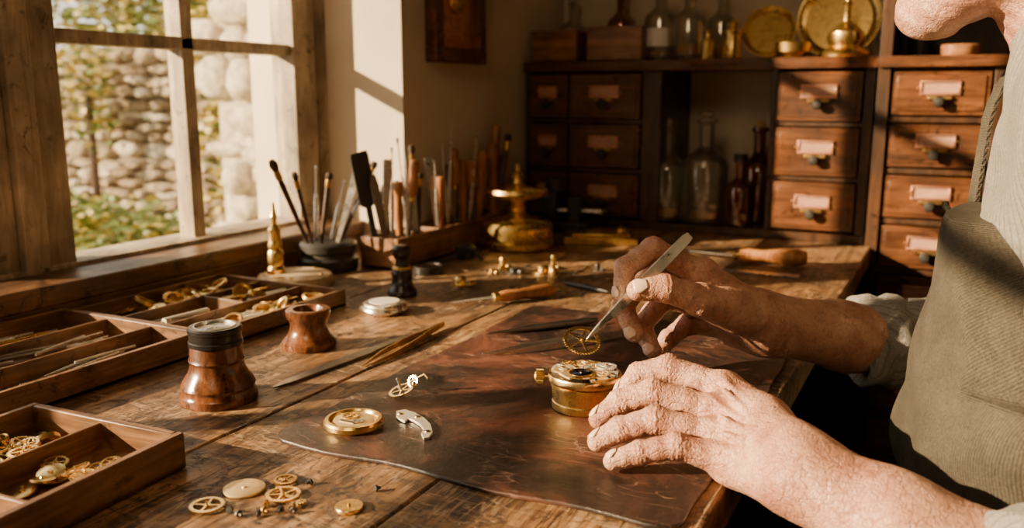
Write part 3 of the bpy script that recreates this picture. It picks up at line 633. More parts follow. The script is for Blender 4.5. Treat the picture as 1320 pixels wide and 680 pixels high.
b=B(); p0=on(728,364,.005);p1=on(785,376,.005);L=(p1-p0).length; b.lathe([(0,0),(.003,.001),(.005,L*.3),(.004,L*.8),(0,L)],M_iron,frame(p0,p1),14); b.obj("black_pin_vise")
b=B(); p0=on(352,499,.002);p1=on(532,431,.002);L=(p1-p0).length; b.loft(frame(p0,p1,(0,0,1)),[(0,.0006,.0010,0),(L*.10,.001,.0055,0),(L*.62,.0014,.0085,0),(L*.68,.0014,.006,0),(L,.0012,.0035,0)],M_dsteel); b.obj("steel_knife_file")
def tweezers(name,p0,p1,side,mat,open_=.006,w=.0042,tw=.0007,tip=.32):
    b=B(); p0=Vector(p0);p1=Vector(p1);L=(p1-p0).length; M=frame(p0,p1,side)
    for s in(-1,1):
        b.loft(M,[(0,w*.75,tw,s*tw),(L*.04,w,tw,s*(tw+.0001)),(L*.18,w*1.05,tw,s*(tw+.0009)),(L*.45,w*1.1,tw*1.1,s*open_*.62),(L*.72,w*.78,tw*1.2,s*open_*.62),(L*.9,w*tip,tw*1.2,s*open_*.30),(L,w*.09,tw*.8,s*open_*.08)],mat)
    return b.obj(name,.0002)
tweezers("brass_tweezers",on(572,417,.006),on(466,473,.003),(0,0,1),M_brassold,.013,.0035)
tweezers("steel_tweezers",on(815,428,MT+.006),on(622,456,MT+.003),(0,0,1),M_steel,.012,.0038)
b=B(); p0=on(770,412,MT+.006);p1=on(625,430,MT+.003);L=(p1-p0).length; b.lathe([(0,0),(.003,0),(.0048,L*.1),(.005,L*.6),(.003,L*.72),(.0012,L*.95),(0,L)],M_dsteel,frame(p0,p1),18); b.obj("pin_vise_holder")
def gearobj(name,px,py,r,z=0,teeth=36,sp=5,mat=M_brass,rot=0):
    b=B(); b.gear(r,teeth,.0016,mat,obj_at(px,py,z)@TR(0,0,.0012,rot),sp); return b.obj(name)
gearobj("brass_gear",267,654,.0130,0,30,4,M_gold,.4); gearobj("brass_gear",365,640,.0135,0,40,5,M_brass)
def discobj(name,px,py,r,z=0,mat=M_gold,th=.002):
    b=B(); b.lathe([(0,0),(r*.96,0),(r,.0005),(r,th*.8),(r*.96,th),(r*.12,th),(r*.10,th*1.6),(0,th*1.6)],mat,obj_at(px,py,z)@TR(0,0,.0003),40); return b.obj(name)
discobj("brass_disc",315,631,.0160,0,M_mgold); discobj("brass_disc",450,656,.0105,0,M_brass,.003); gearobj("brass_gear",368,621,.0095,0,24,4,M_brassold); gearobj("brass_pinion",388,650,.004,0,10,3,M_gold)
b=B()
for px,py in ((300,658),(312,667),(340,655),(372,657),(380,664),(360,663),(490,631),(345,662),(352,628),(395,626),(332,668)):
    b.lathe([(0,0),(.0012,0),(.0014,.003),(.0026,.0031),(.0026,.0048),(0,.005)],random.choice([M_dsteel,M_brassold,M_iron]),obj_at(px,py)@TR(0,0,.002,random.random()*6,1.4),10)
b.obj("loose_screws")
b=B(); M=obj_at(456,548,MT)
b.lathe([(0,0),(.0255,0),(.027,.002),(.027,.0055),(.0255,.0075),(.0225,.0078),(.0210,.006),(.0205,.004),(0,.004)],M_brass,M,64)
b.lathe([(0,.0035),(.0185,.0035),(.0185,.006),(.0165,.0065),(0,.0065)],M_mgold,M,48); b.gear(.0085,22,.001,M_gold,M@TR(-.006,.004,.0067),4); b.gear(.005,16,.001,M_steel,M@TR(.008,-.004,.0067),4)
b.box((0,-.009,.007),(.016,.004,.001),M_dsteel,M); b.obj("open_watch_case")
b=B(); M=obj_at(518,508,MT)@TR(0,0,.004,0,.25,-.2); b.gear(.0135,34,.0013,M_gold,M,5); b.lathe([(0,0),(.0012,0),(.0014,.014),(0,.015)],M_steel,M,10); b.gear(.0065,14,.0012,M_brass,M@TR(.008,.012,.003,0,.9),4); b.tube([M@Vector((.006,.01,.004)),M@Vector((.018,.02,.006)),M@Vector((.022,.018,.002))],.0012,M_gold,8); b.obj("watch_wheel_assembly")
b=B(); zz=MT+.0005
up_=[(511,532),(522,530),(535,534),(547,541),(555,549),(558,559),(553,566),(546,567)]; lo_=[(543,561),(546,555),(541,549),(533,544),(526,542),(522,545),(515,543),(511,539)]
pol=[(on(px,py,zz).x,on(px,py,zz).y) for px,py in up_+lo_]; b.prism(pol[::-1],BZ+zz,BZ+zz+.0024,M_msil)
for px,py in ((516,536),(538,540),(551,559)): b.lathe([(0,0),(.0022,0),(.0022,.0030),(.0018,.0034),(0,.0034)],M_dsteel,obj_at(px,py,zz),14); b.lathe([(.0022,.0024),(.0030,.0024),(.0030,.0030),(.0022,.0030)],M_gold,obj_at(px,py,zz),16)
b.obj("steel_watch_bridge",.0004)
# open movement in its brass holder
mc=on(753,523,MT); MM=TR(mc.x,mc.y,BZ+MT)
b=B(); b.lathe([(0,0),(.0305,0),(.0315,.001),(.0315,.007),(.0305,.008),(.0310,.010),(.0315,.020),(.0325,.022),(.0325,.025),(.0300,.026),(0,.026)],M_brass,MM,72)
b.lathe([(.028,.025),(.0350,.027),(.0358,.029),(.0358,.033),(.0350,.0345),(.0338,.0348),(.0330,.0325),(.0,.0325)],M_gold,MM,72)
Q=MM@TR(0,0,.0325)
b.lathe([(0,0),(.0328,0),(.0328,.0010),(0,.0010)],M_dsteel,Q,64)
def arcplate(r0,r1,a0,a1,z0,z1,mat,n=18):
    oo=[(r1*math.cos(a0+(a1-a0)*k/n),r1*math.sin(a0+(a1-a0)*k/n)) for k in range(n+1)]; ii=[(r0*math.cos(a0+(a1-a0)*k/n),r0*math.sin(a0+(a1-a0)*k/n)) for k in range(n,-1,-1)]
    b.prism(oo+ii,z0,z1,mat,Q)
arcplate(.018,.0322,.15,1.25,.0010,.0042,M_msil); arcplate(.020,.0322,1.45,2.55,.0010,.0038,M_mgold); arcplate(.019,.0322,2.8,3.55,.0010,.0042,M_msil); arcplate(.022,.0322,5.3,6.15,.0010,.0036,M_mgold)
b.prism([(-.026,-.003),(-.010,-.0045),(.006,-.002),(.020,.004),(.026,.010),(.022,.013),(.014,.009),(.002,.0045),(-.012,.0025),(-.026,.003)],.0040,.0056,M_msil,Q)
b.gear(.0130,44,.0012,M_mgold,Q@TR(.003,-.0165,.0040),5,.22); b.gear(.0105,34,.0012,M_mgold,Q@TR(-.0165,-.0135,.0052),5,.24); b.gear(.0105,34,.0012,M_msil,Q@TR(.0165,.0135,.0058),6,.24); b.gear(.0098,30,.0012,M_mgold,Q@TR(-.006,.0165,.0048),5,.24); b.gear(.0070,24,.0010,M_gold,Q@TR(-.020,.009,.0056),4); b.gear(.0075,24,.0010,M_mgold,Q@TR(.021,-.006,.0050),4); b.gear(.0050,16,.0010,M_silver,Q@TR(.002,.001,.0062),4)
for x,y,r in ((.0165,.0135,.0042),(-.0165,-.0135,.0042),(-.006,.0165,.0040)):
    b.lathe([(0,.0064),(r,.0064),(r,.0074),(r*.7,.0078),(0,.0078)],M_msil,Q@TR(x,y,0),30)
b.lathe([(.0104,.0060),(.0118,.0060),(.0118,.0072),(.0104,.0072),(.0104,.0060)],M_gold,Q@TR(.003,-.0165,0),40)
b.tube([Q@Vector((.003+(.002+.00085*k/6)*math.cos(k*.5),-.0165+(.002+.00085*k/6)*math.sin(k*.5),.0070)) for k in range(50)],.00025,M_blue,5)
b.loft(Q@TR(-.010,-.029,.0082)@Matrix.Rotation(math.pi/2,4,'Y')@Matrix.Rotation(.75,4,'X'),[(0,.0009,.0045,0),(.012,.0009,.003,0),(.018,.0009,.0015,0)],M_mgold)
for x,y,z in ((.026,.012,.0042),(.014,.027,.0042),(-.014,.026,.0038),(-.0285,.004,.0042),(-.026,-.008,.0042),(.028,-.010,.0036),(.020,-.022,.0036),(.024,.011,.0056),(-.023,0,.0056),(-.002,.028,.0038)):
    b.lathe([(0,0),(.0019,0),(.0019,.0008),(.0015,.0012),(0,.0012)],M_blue if (x>0) else M_steel,Q@TR(x,y,z),14)
for x,y,z in ((.0165,.0135,.0078),(-.0165,-.0135,.0078),(-.006,.0165,.0078),(.003,-.0165,.0078),(-.008,-.001,.0056),(.010,.005,.0056)):
    b.lathe([(0,0),(.0014,0),(.0012,.0007),(0,.0009)],M_ruby,Q@TR(x,y,z),12); b.lathe([(.0014,0),(.0022,0),(.0022,.0006),(.0014,.0006)],M_gold,Q@TR(x,y,z),16)
cd=Vector((-.93,-.36,0)).normalized(); c0=Vector((mc.x,mc.y,BZ+MT+.0285))+cd*.034
Mc=frame(c0,c0+cd); b.lathe([(0,0),(.0032,0),(.0032,.005),(.0060,.0055)],M_brass,Mc,20)
o=[];i_=[]
for k in range(26):
    for q,rr in ((0,.0070),(.5,.0080)): a=2*math.pi*(k+q)/26; o.append((rr*math.cos(a),rr*math.sin(a))); i_.append((.002*math.cos(a),.002*math.sin(a)))
b.ringp(o,i_,.0055,.0125,M_brass,Mc); b.lathe([(0,.0120),(.0062,.0122),(.0045,.0142),(0,.0148)],M_brass,Mc,24)
b.obj("pocket_watch_movement")
b=B(); M=obj_at(775,312)@TR(0,0,0,.35); b.box((0,0,.008),(.15,.085,.016),M_brassold,M); b.box((.0,.0,.019),(.12,.06,.006),M_brass,M); b.lathe([(0,.02),(.012,.02),(.012,.028),(.006,.032),(0,.034)],M_brass,M@TR(.04,.01,0),20); b.box((-.04,0,.024),(.02,.05,.008),M_iron,M); b.obj("brass_parts_block",.002)
b=B(); M=obj_at(728,296)@TR(0,-.01,0,.2); b.box((0,0,.012),(.12,.08,.022),M_iron,M); b.box((-.025,0,.055),(.03,.07,.066),M_iron,M); b.box((.03,0,.05),(.03,.07,.056),M_iron,M); b.lathe([(0,-.02),(.008,-.02),(.008,.10),(0,.10)],M_steel,M@TR(0,0,.045,0,0,math.pi/2)@TR(0,0,-.01),16); b.tube([M@Vector((.09,-.035,.045)),M@Vector((.09,.035,.045))],.004,M_steel); b.lathe([(.0,.0),(.022,0),(.022,.03),(0,.03)],M_iron,M@TR(-.02,0,.088),20); b.obj("bench_vise",.003)
for px,py,r,h,m in ((594,368,.016,.008,M_gold),(648,345,.010,.010,M_brassold),(662,352,.012,.005,M_iron),(700,352,.017,.007,M_brass),(713,345,.008,.012,M_gold),(634,352,.008,.004,M_brassold),(805,345,.010,.006,M_brassold),(770,348,.008,.006,M_iron)):
    b=B(); M=obj_at(px,py); b.lathe([(0,0),(r,0),(r,h*.5),(r*.55,h*.6),(r*.5,h*1.3),(r*.62,h*1.5),(r*.5,h*1.9),(0,h*2)],m,M,24); b.lathe([(0,0),(r*.3,0),(r*.35,r),(0,r*1.1)],m,M@TR(r*1.3,r*.3,r*.36,0,1.57),12); b.obj("brass_crown_part")
b=B()
for k in range(22):
    px,py=random.uniform(590,800),random.uniform(342,388); r=random.uniform(.002,.005); b.lathe([(0,0),(r,0),(r,.0015),(0,.002)],random.choice([M_iron,M_brassold,M_gold]),obj_at(px,py),12)
b.obj("scattered_watch_parts")
b=B(); b.tube([on(560,338,.004),on(583,333,.008),on(600,320,.022),on(612,322,.024),on(622,335,.006)],.004,M_iron,10); b.lathe([(0,0),(.018,0),(.018,.02),(.01,.028),(0,.03)],M_iron,obj_at(600,332),20); b.obj("oil_can_burner")
# ============================================================ MAN
man=empty("elderly_watchmaker",(.12,.88,0))
def hand(g,J,hint,rs=1.0):
    W=J['wrist']
    nrm=(J['index'][0]-W).cross(J['pinky'][0]-W).normalized()
    if nrm.dot(hint)<0: nrm=-nrm
    wd=(J['index'][0]-J['pinky'][0]).normalized()
    P=None
    def add(F,k):
        nonlocal P; P=F if P is None else smin(P,F,k)
    for nme,rr,ww in (('index',.0150,.010),('middle',.0155,.003),('ring',.0147,-.003),('pinky',.0138,-.010)):
        m=J[nme][0]; add(g.seg(W+wd*ww,m-nrm*.003,.0195,rr*rs),.012)
        add(g.seg(W+wd*ww-nrm*.006,W.lerp(m,.8)-nrm*.010,.017,.012*rs),.012)
    add(g.seg(J['index'][0]-nrm*.004,J['pinky'][0]-nrm*.004,.0125,.0115),.010)
    t=J['thumb']; add(g.seg(W+wd*.010-nrm*.004,t[0],.020,.0175),.014); add(g.seg(t[0],t[1],.0175*rs,.0132*rs),.014)
    add(g.seg(t[0].lerp(t[1],.4),J['index'][0].lerp(W,.35)-nrm*.006,.013,.012),.014)
    arm=J['arm']; prev=W
    for i,(q,r0,r1) in enumerate(arm):
        for s in (1,-1):
            add(g.seg(prev+wd*s*.0105,q+wd*s*.0105,r0,r1),.02)
        prev=q
    names=('index','middle','ring','pinky')
    for nme in names:
        m=J[nme][0]; add(g.seg(m+nrm*.0060,m+nrm*.0060,.0110*rs,.0110*rs),.006)
        add(g.seg(W.lerp(m,.25)+nrm*.0168,m+nrm*.0142,.0017,.0028),.005)
    for a,c in (('index','middle'),('middle','ring'),('ring','pinky')):
        q0=J[a][0].lerp(J[c][0],.5)+nrm*.0208; q1=W.lerp(J[a][0].lerp(J[c][0],.5),.60)+nrm*.0245
        P=-smin(-P,g.seg(q0,q1,.0068,.0058),.007)
    rnd=random.Random(3)
    for a,c,o in (('index','middle',.4),('middle','ring',.5),('ring','pinky',.5),('index','pinky',.75)):
        q=[W.lerp(J[a][0].lerp(J[c][0],o),t_)+nrm*(.0180+.001*math.sin(t_*9))+wd*rnd.uniform(-.005,.005) for t_ in (.1,.25,.4,.6,.85)]
        for u,v in zip(q[:-1],q[1:]): add(g.seg(u,v,.0020,.0020),.0035)
    ulna=W-wd*.014+nrm*.009; add(g.seg(ulna,ulna,.0105,.0105),.012)
    D=P
    rad={'index':(.0126,.0113,.0098,.0082),'middle':(.0128,.0116,.0100,.0084),'ring':(.0123,.0111,.0096,.0081),'pinky':(.0112,.0100,.0087,.0074),'thumb':(.0150,.0138,.0122,.0093)}
    for nme,r in rad.items():
        r=[x*rs for x in r]; p=J[nme]; F=None
        for i in range(3):
            if nme=='thumb' and i==0: q=g.seg(p[0],p[1],r[0],r[1])
            else:
                mid=p[i].lerp(p[i+1],.5); rm=(r[i]+r[i+1])/2*.93
                q=smin(g.seg(p[i],mid,r[i],rm),g.seg(mid,p[i+1],rm,r[i+1]),.004)
            F=q if F is None else smin(F,q,.004)
        for i in (1,2):
            ax=((p[i+1]-p[i]).normalized()+(p[i]-p[i-1]).normalized()).normalized()
            s=(g.X-p[i].x)*ax.x+(g.Y-p[i].y)*ax.y+(g.Z-p[i].z)*ax.z
            d2=(g.X-p[i].x)**2+(g.Y-p[i].y)**2+(g.Z-p[i].z)**2
            wob=.0006*np.sin(g.X*700+g.Y*500)+.0005*np.sin(g.Z*800)
            F=F-np.where(d2<.0007,np.exp(-(s/.0066)**2)*(.00055*np.cos((s+wob)*2*math.pi/.0031)+.0003),0).astype(np.float32)
        G=smin(P,F,.008); D=smin(D,G,.0012) if D is not P else G
    return D,nrm
def nails(J,name,parent,rs=1.0):
    b=B()
    for nme,r,L,wA in (('index',.0082,.0115,.85),('middle',.0084,.012,.85),('ring',.0081,.0115,.85),('pinky',.0074,.0098,.85),('thumb',.0093,.0150,.85)):
        p=J[nme]; ax=(p[3]-p[2]).normalized(); r=r*rs
        bend=p[1]-(p[0]+p[3])*.5
        if nme=='thumb' and 'thumb_dorsal' in J: bend=J['thumb_dorsal']
        d=(bend-ax*bend.dot(ax)).normalized(); sdir=ax.cross(d)
        v=[];f=[];na,nl=9,7
        for i in range(nl):
            u=i/(nl-1); base=p[3]+ax*(-L*.62+L*u)
            wsc=(.45+1.1*u if u<.5 else 1.0)*(1.0-.35*(max(0,(u-.75)/.25)**2)); wsc=min(1,wsc)
            for k in range(na):
                a=(k/(na-1)*2-1)*wA*wsc; rr=(r+.0014-.0018*max(0,u-.55)/.45)
                v.append(base+(d*math.cos(a)+sdir*math.sin(a))*rr)
        for i in range(nl-1):
            for k in range(na-1): f.append((i*na+k,i*na+k+1,(i+1)*na+k+1,(i+1)*na+k))
        b.add(v,f,M_nail)
    o=b.obj(name); md=o.modifiers.new("solid",'SOLIDIFY'); md.thickness=.0011; md.offset=-1; put_parent(o,parent); return o
def bbox(J,pad):
    P=[J['wrist']]+[q for k in('index','middle','ring','pinky','thumb') for q in J[k]]+[a[0] for a in J['arm']]
    A=np.array([list(p) for p in P]); return A.min(0)-pad,A.max(0)+pad
JL=dict(wrist=at_t(1025,604,.645),index=[at_t(935,502,.745),at_t(862,474,.760),at_t(824,482,.768),at_t(803,505,.770)],
 middle=[at_t(925,532,.722),at_t(842,506,.733),at_t(799,518,.738),at_t(772,540,.738)],
 ring=[at_t(925,563,.700),at_t(845,541,.708),at_t(799,553,.712),at_t(770,569,.714)],
 pinky=[at_t(937,594,.680),at_t(872,574,.684),at_t(825,583,.688),at_t(790,594,.692)],
 thumb=[at_t(985,545,.700),at_t(930,508,.785),at_t(872,492,.820),at_t(832,492,.838)])
JL['arm']=[(at_t(1155,678,.605),.0220,.027),(at_t(1320,756,.575),.027,.033)]
lo,hi=bbox(JL,.045); g=Grid(lo,hi,.0010)
F,nL=hand(g,JL,ZU,1.04); o=nets(g,F,"left_hand_and_forearm",M_skin,man,1); displace(o,.008,.0007); del F
nails(JL,"left_fingernails",man,1.04)
JR=dict(wrist=at_t(985,416,.925),index=[at_t(905,352,.905),at_t(842,321,.888),at_t(806,345,.876),at_t(801,380,.8715)],
 middle=[at_t(914,372,.925),at_t(835,352,.908),at_t(803,394,.897),at_t(818,430,.887)],
 ring=[at_t(928,397,.940),at_t(856,384,.930),at_t(826,420,.914),at_t(842,451,.900)],
 pinky=[at_t(945,421,.950),at_t(885,418,.950),at_t(862,436,.945),at_t(850,452,.935)],
 thumb=[at_t(950,402,.890),at_t(902,386,.860),at_t(857,371,.845),at_t(821,374,.8415)])
JR['thumb_dorsal']=at_t(840,330,.80)-at_t(835,372,.844)
JR['arm']=[(at_t(1085,433,.965),.0245,.0285),(at_t(1215,448,1.01),.0285,.034)]
lo,hi=bbox(JR,.045); g=Grid(lo,hi,.0012)
F,nR=hand(g,JR,at_t(905,300,.93)-at_t(925,390,.94),1.10); o=nets(g,F,"right_hand_and_forearm",M_skin,man,1); displace(o,.008,.0007); del F
nails(JR,"right_fingernails",man,1.10)
tw0=at_t(889,303,.868); tw1=at_t(756,437,.850)
tweezers("fine_tweezers",tw0,tw1,(at_t(830,350,.85)-at_t(840,365,.85)),M_silver,.006,.0050,.0009,.45)
b=B(); gc=at_t(750,438,.850); gn=(Vector((0,0,1))*.75-Fw*.55+Rt*.1).normalized(); Mg=frame(gc,gc+gn,Rt)
b.gear(.0185,40,.0012,M_gold,Mg@TR(0,0,-.0006),5,.17,.17); b.obj("brass_balance_wheel")
Yc=.885; TA=math.radians(18); TC=(.15,Yc)
TB=((.180,Yc,.53),.145,(.148,Yc,.76),.144,(.155,Yc,1.0),.120)
def torso0(g,e=0):
    sy=.70; a,ra,b_,rb,c,rc=TB
    P=g.seg(a,b_,ra+e,rb+e,sy)
    P=smin(P,g.seg(b_,c,rb+e,rc+e,sy),.05)
    return smin(P,g.seg((.155,Yc-.155,1.045),(.155,Yc+.155,1.045),.060+e,.060+e),.08)
def torso(g0,e=0): return torso0(g0.rotated(TC,-TA),e)
def rotp(v):
    ca,sa=math.cos(TA),math.sin(TA); dx=v.x-TC[0]; dy=v.y-TC[1]; return Vector((TC[0]+dx*ca-dy*sa,TC[1]+dx*sa+dy*ca,v.z))
g=Grid((-.12,.44,.33),(.42,1.24,1.20),.0042)
F=torso(g)
F=smin(F,g.seg((.120,Yc,1.06),(.085,Yc,1.115),.068,.058),.04)
elL=Vector((.135,.575,BZ+.015)); shL=rotp(Vector((.16,Yc-.175,1.035)))
elR=Vector((.085,1.125,BZ+.03)); shR=rotp(Vector((.16,Yc+.175,1.035)))
a1=JL['arm'][1][0]; cuL=a1.lerp(elL,.35); cuR=at_t(1152,438,.988)
F2=smin(g.seg(shL,elL,.062,.054),g.seg(elL,cuL,.054,.047),.03); F=smin(F,F2,.03)
F2=smin(g.seg(shR,elR,.062,.056),g.seg(elR,cuR,.056,.045),.03); F=smin(F,F2,.03)
fold=.0022*np.sin(g.X*60+g.Z*34+3*np.sin(g.Y*18))*np.sin(g.Y*36+g.Z*22+2*np.sin(g.X*20))+.0018*np.sin(g.Z*70+g.Y*55+2.5*np.sin(g.X*30))
F=F+fold
nets(g,F,"linen_shirt",M_shirt,man,1)
def cuff(name,c,d,r):
    b=B(); M=frame(c,c+d)
    b.lathe([(r*.80,.000),(r*.97,-.006),(r*1.05,-.003),(r*1.08,.010),(r*1.05,.022),(r*1.10,.026),(r*1.12,.036),(r*1.04,.044),(r*.95,.050),(r*.80,.046)],M_shirt,M,48,.92)
    b.V=[(x+.0020*math.sin(z*160+y*90),y+.0016*math.sin(x*150+z*60),z+.0030*math.sin(x*90+y*130)) for x,y,z in b.V]
    o=b.obj(name,0,None,None,1.2); put_parent(o,man)
dR=(elR-cuR).normalized(); cuff("right_cuff",cuR-dR*.040,dR,.048); dL=(elL-cuL).normalized(); cuff("left_cuff",cuL-dL*.030,dL,.050)
g2=Grid((-.12,.60,.36),(.34,1.18,.98),.004)
APT=.950
A=torso(g2,.012)
A=A-.014*np.clip((g2.Z-.80)/.13,0,1)
fold=.0048*np.sin(g2.Y*60+3*np.sin(g2.Z*14)+g2.Z*10)*np.clip((.93-g2.Z)/.3,0.12,1)+.0030*np.sin(g2.Z*60+g2.Y*35+2*np.sin(g2.Y*30))*np.clip((.94-g2.Z)/.1,0,1)
A=A+fold
dyr=g2.rotated(TC,-TA).Y-Yc
top=APT-.12*np.clip((np.abs(dyr)-.135)/.07,0,1)**1.5
A=np.maximum(A,g2.Z-top); A=np.maximum(A,g2.rotated(TC,-TA).X-.17); A=np.maximum(A,-torso(g2,-.02))
nets(g2,A,"canvas_apron",M_apron,man,1)
def surf_x(yr,z,e=.012):
    gg=Grid((-.14,Yc+yr,z),(.26,Yc+yr+.001,z+.001),.002); v=torso0(gg,e)[:,0,0]; k=int(np.argmax(v<0)); return gg.lo[0]+k*.002
def fr(yr,z,e=.012,off=0): return rotp(Vector((surf_x(yr,z,e)+off,Yc+yr,z)))
def ribbon(b,pts,hw,th,mat):
    v=[];f=[]; fd=rotp(Vector((TC[0]-1,TC[1],0)))-Vector((TC[0],TC[1],0)); sdv=Vector((-fd.y,fd.x,0)).normalized(); fd=fd.normalized()
    for p in pts: v+=[p+fd*th-sdv*hw,p+fd*th+sdv*hw,p-fd*th+sdv*hw,p-fd*th-sdv*hw]
    for i in range(len(pts)-1):
        for k in range(4): l=(k+1)%4; f.append((i*4+k,i*4+l,i*4+4+l,i*4+4+k))
    b.add(v,f,mat)
b=B()
for s in (-1,1):
    pts=[]
    for k in range(12):
        t=k/11; yr=s*(.100-.030*t); z=APT-.02+.155*t; pts.append(fr(yr,min(z,1.095),.006))
        pts[-1].z=z
    ribbon(b,pts,.010,.0016,M_apron)
b.tube([fr(-.105+.21*k/14,APT-.004,.027,.0005) for k in range(15)],.0028,M_apron,8)
o=b.obj("apron_straps"); put_parent(o,man)
b=B()
pl=[fr(0,min(.93+.16*k/11,1.088),.004) for k in range(12)]
ribbon(b,pl,.017,.0022,M_shirt); ribbon(b,pl,.0125,.0030,M_shirt)
fdir=(rotp(Vector((TC[0]-1,TC[1],0)))-Vector((TC[0],TC[1],0))).normalized()
for k in (3,7):
    p=pl[k]; Mb=frame(p+fdir*.0030,p+fdir*.02); b.lathe([(0,0),(.0060,0),(.0063,.001),(.0055,.0024),(.0038,.0017),(0,.0017)],M_button,Mb,24)
    for a in range(4): b.lathe([(0,.0016),(.0008,.0016),(.0008,.0020),(0,.0020)],M_black,Mb@TR(.0018*math.cos(a*1.57),.0018*math.sin(a*1.57),0),8)
o=b.obj("shirt_placket"); put_parent(o,man)
gcoll=Grid((-.05,.76,1.02),(.26,1.01,1.18),.003)
nk0=Vector((.115,Yc,1.065)); nk1=Vector((.080,Yc,1.135))
C1=gcoll.seg(nk0,nk1,.078,.065); C2=gcoll.seg(nk0-Vector((0,0,.03)),nk1+Vector((-.02,0,.04)),.070,.059)
ax=(nk1-nk0).normalized(); s=(gcoll.X-nk0.x)*ax.x+(gcoll.Z-nk0.z)*ax.z+0*gcoll.Y
Cc=np.maximum(C1,-C2); Cc=np.maximum(Cc,s-.052); Cc=np.maximum(Cc,-s-.012)
wedge=np.abs(gcoll.Y-Yc+.012)-.10*np.clip((1.09-gcoll.Z)/.06,0,1)-.006; frr=(gcoll.X-.07)
Cc=np.maximum(Cc,np.where(frr<0,-wedge,-1)+0*Cc)
nets(gcoll,Cc,"shirt_collar",M_shirt,man,1)
HD=-.026
g3=Grid((-.15,.76,1.01),(.20,1.01,1.40),.0026)
def S(a,r,k,F,b_=None,r2=None):
    a=(a[0]-.006,a[1],a[2]+HD); b_=(b_[0]-.006,b_[1],b_[2]+HD) if b_ is not None else a
    return smin(F,g3.seg(a,b_,r,r2 if r2 is not None else r),k)
H=g3.seg((.049,Yc,1.285+HD),(.029,Yc,1.280+HD),.082,.080,1.12)
H=S((-.012,Yc,1.225),.058,.04,H)
H=S((.120,Yc,1.07),.054,.03,H,(.055,Yc,1.20),.052)
for s in (-1,1):
    H=S((.045,Yc+s*.050,1.200),.022,.03,H,(-.020,Yc+s*.018,1.150),.022)
    H=S((-.038,Yc+s*.036,1.215),.020,.02,H)
    H=S((-.052,Yc+s*.022,1.262),.013,.015,H,(-.040,Yc+s*.044,1.262),.010)
    H=S((.060,Yc+s*.078,1.235),.008,.008,H,(.066,Yc+s*.086,1.262),.010)
    H=S((.058,Yc+s*.080,1.215),.008,.008,H)
H=S((-.034,Yc-.006,1.148),.0205,.016,H,(-.034,Yc+.006,1.148),.0205)
H=S((-.062,Yc,1.258),.009,.012,H,(-.088,Yc,1.213),.0125)
for s in(-1,1): H=S((-.076,Yc+s*.012,1.208),.008,.008,H)
H=S((-.062,Yc-.016,1.183),.0065,.006,H,(-.062,Yc+.016,1.183),.0065); H=S((-.056,Yc-.014,1.171),.007,.006,H,(-.056,Yc+.014,1.171),.007)
for s in(-1,1):
    q=g3.seg((-.072,Yc+s*.031,1.243+HD),(-.072,Yc+s*.031,1.243+HD),.013,.013); H=-smin(-H,q,.010)
H=H+.0006*np.sin(g3.Z*330+6*np.sin(g3.Y*40)+g3.X*120)*np.clip((1.17-g3.Z)/.05,0,1)
o=nets(g3,H,"head",M_skin,man,1); displace(o,.012,.0010)
b=B()
for s in (-1,1): b.lathe([(0,-.011),(.006,-.009),(.0105,-.003),(.0105,.003),(.006,.009),(0,.011)],M_eye,TR(-.056,Yc+s*.031,1.243+HD),20)
o=b.obj("eyes"); put_parent(o,man)
hr=g3.seg((.054,Yc,1.288+HD),(.034,Yc,1.286+HD),.088,.085,1.12)+.0025*np.sin(g3.Y*220+4*np.sin(g3.X*60))*np.sin(g3.Z*90)
hr=np.maximum(hr,-(g3.X*1.0+(g3.Z-1.31-HD)*.75+.026)); hr=np.maximum(hr,1.215+HD-g3.Z)
nets(g3,hr,"grey_hair",M_hair,man,1)
g4=Grid((-.52,.66,.0),(.36,1.12,.66),.006)
L_=None
for s in (-1,1):
    q=smin(g4.seg((.17,Yc+s*.09,.49),(-.27,Yc+s*.12,.53),.085,.062),g4.seg((-.27,Yc+s*.12,.53),(-.24,Yc+s*.12,.10),.062,.048),.03)
    L_=q if L_ is None else smin(L_,q,.02)
L_=smin(L_,g4.seg((.19,Yc-.05,.50),(.19,Yc+.05,.50),.125,.125),.05); L_=np.maximum(L_,.385-g4.Z-np.where(g4.X<.0,1,0))
nets(g4,L_,"trousers",M_trouser,man,1)
b=B()
for s in (-1,1): b.lathe([(0,0),(.045,0),(.048,.02),(.04,.05),(.03,.09),(0,.09)],M_shoe,TR(-.29,Yc+s*.12,.001)@Matrix.Diagonal((2.6,1,1,1)),28)
o=b.obj("shoes"); put_parent(o,man)
b=B(); b.lathe([(0,.35),(.16,.35),(.17,.358),(.17,.375),(.16,.384),(0,.384)],M_box,TR(.20,Yc,0),40)
for k in range(4):
    a=k*math.pi/2+.78; b.tube([(.20+.11*math.cos(a),Yc+.11*math.sin(a),.355),(.20+.17*math.cos(a),Yc+.17*math.sin(a),0.0)],[.017,.014],M_box,12)
b.obj("wooden_stool")
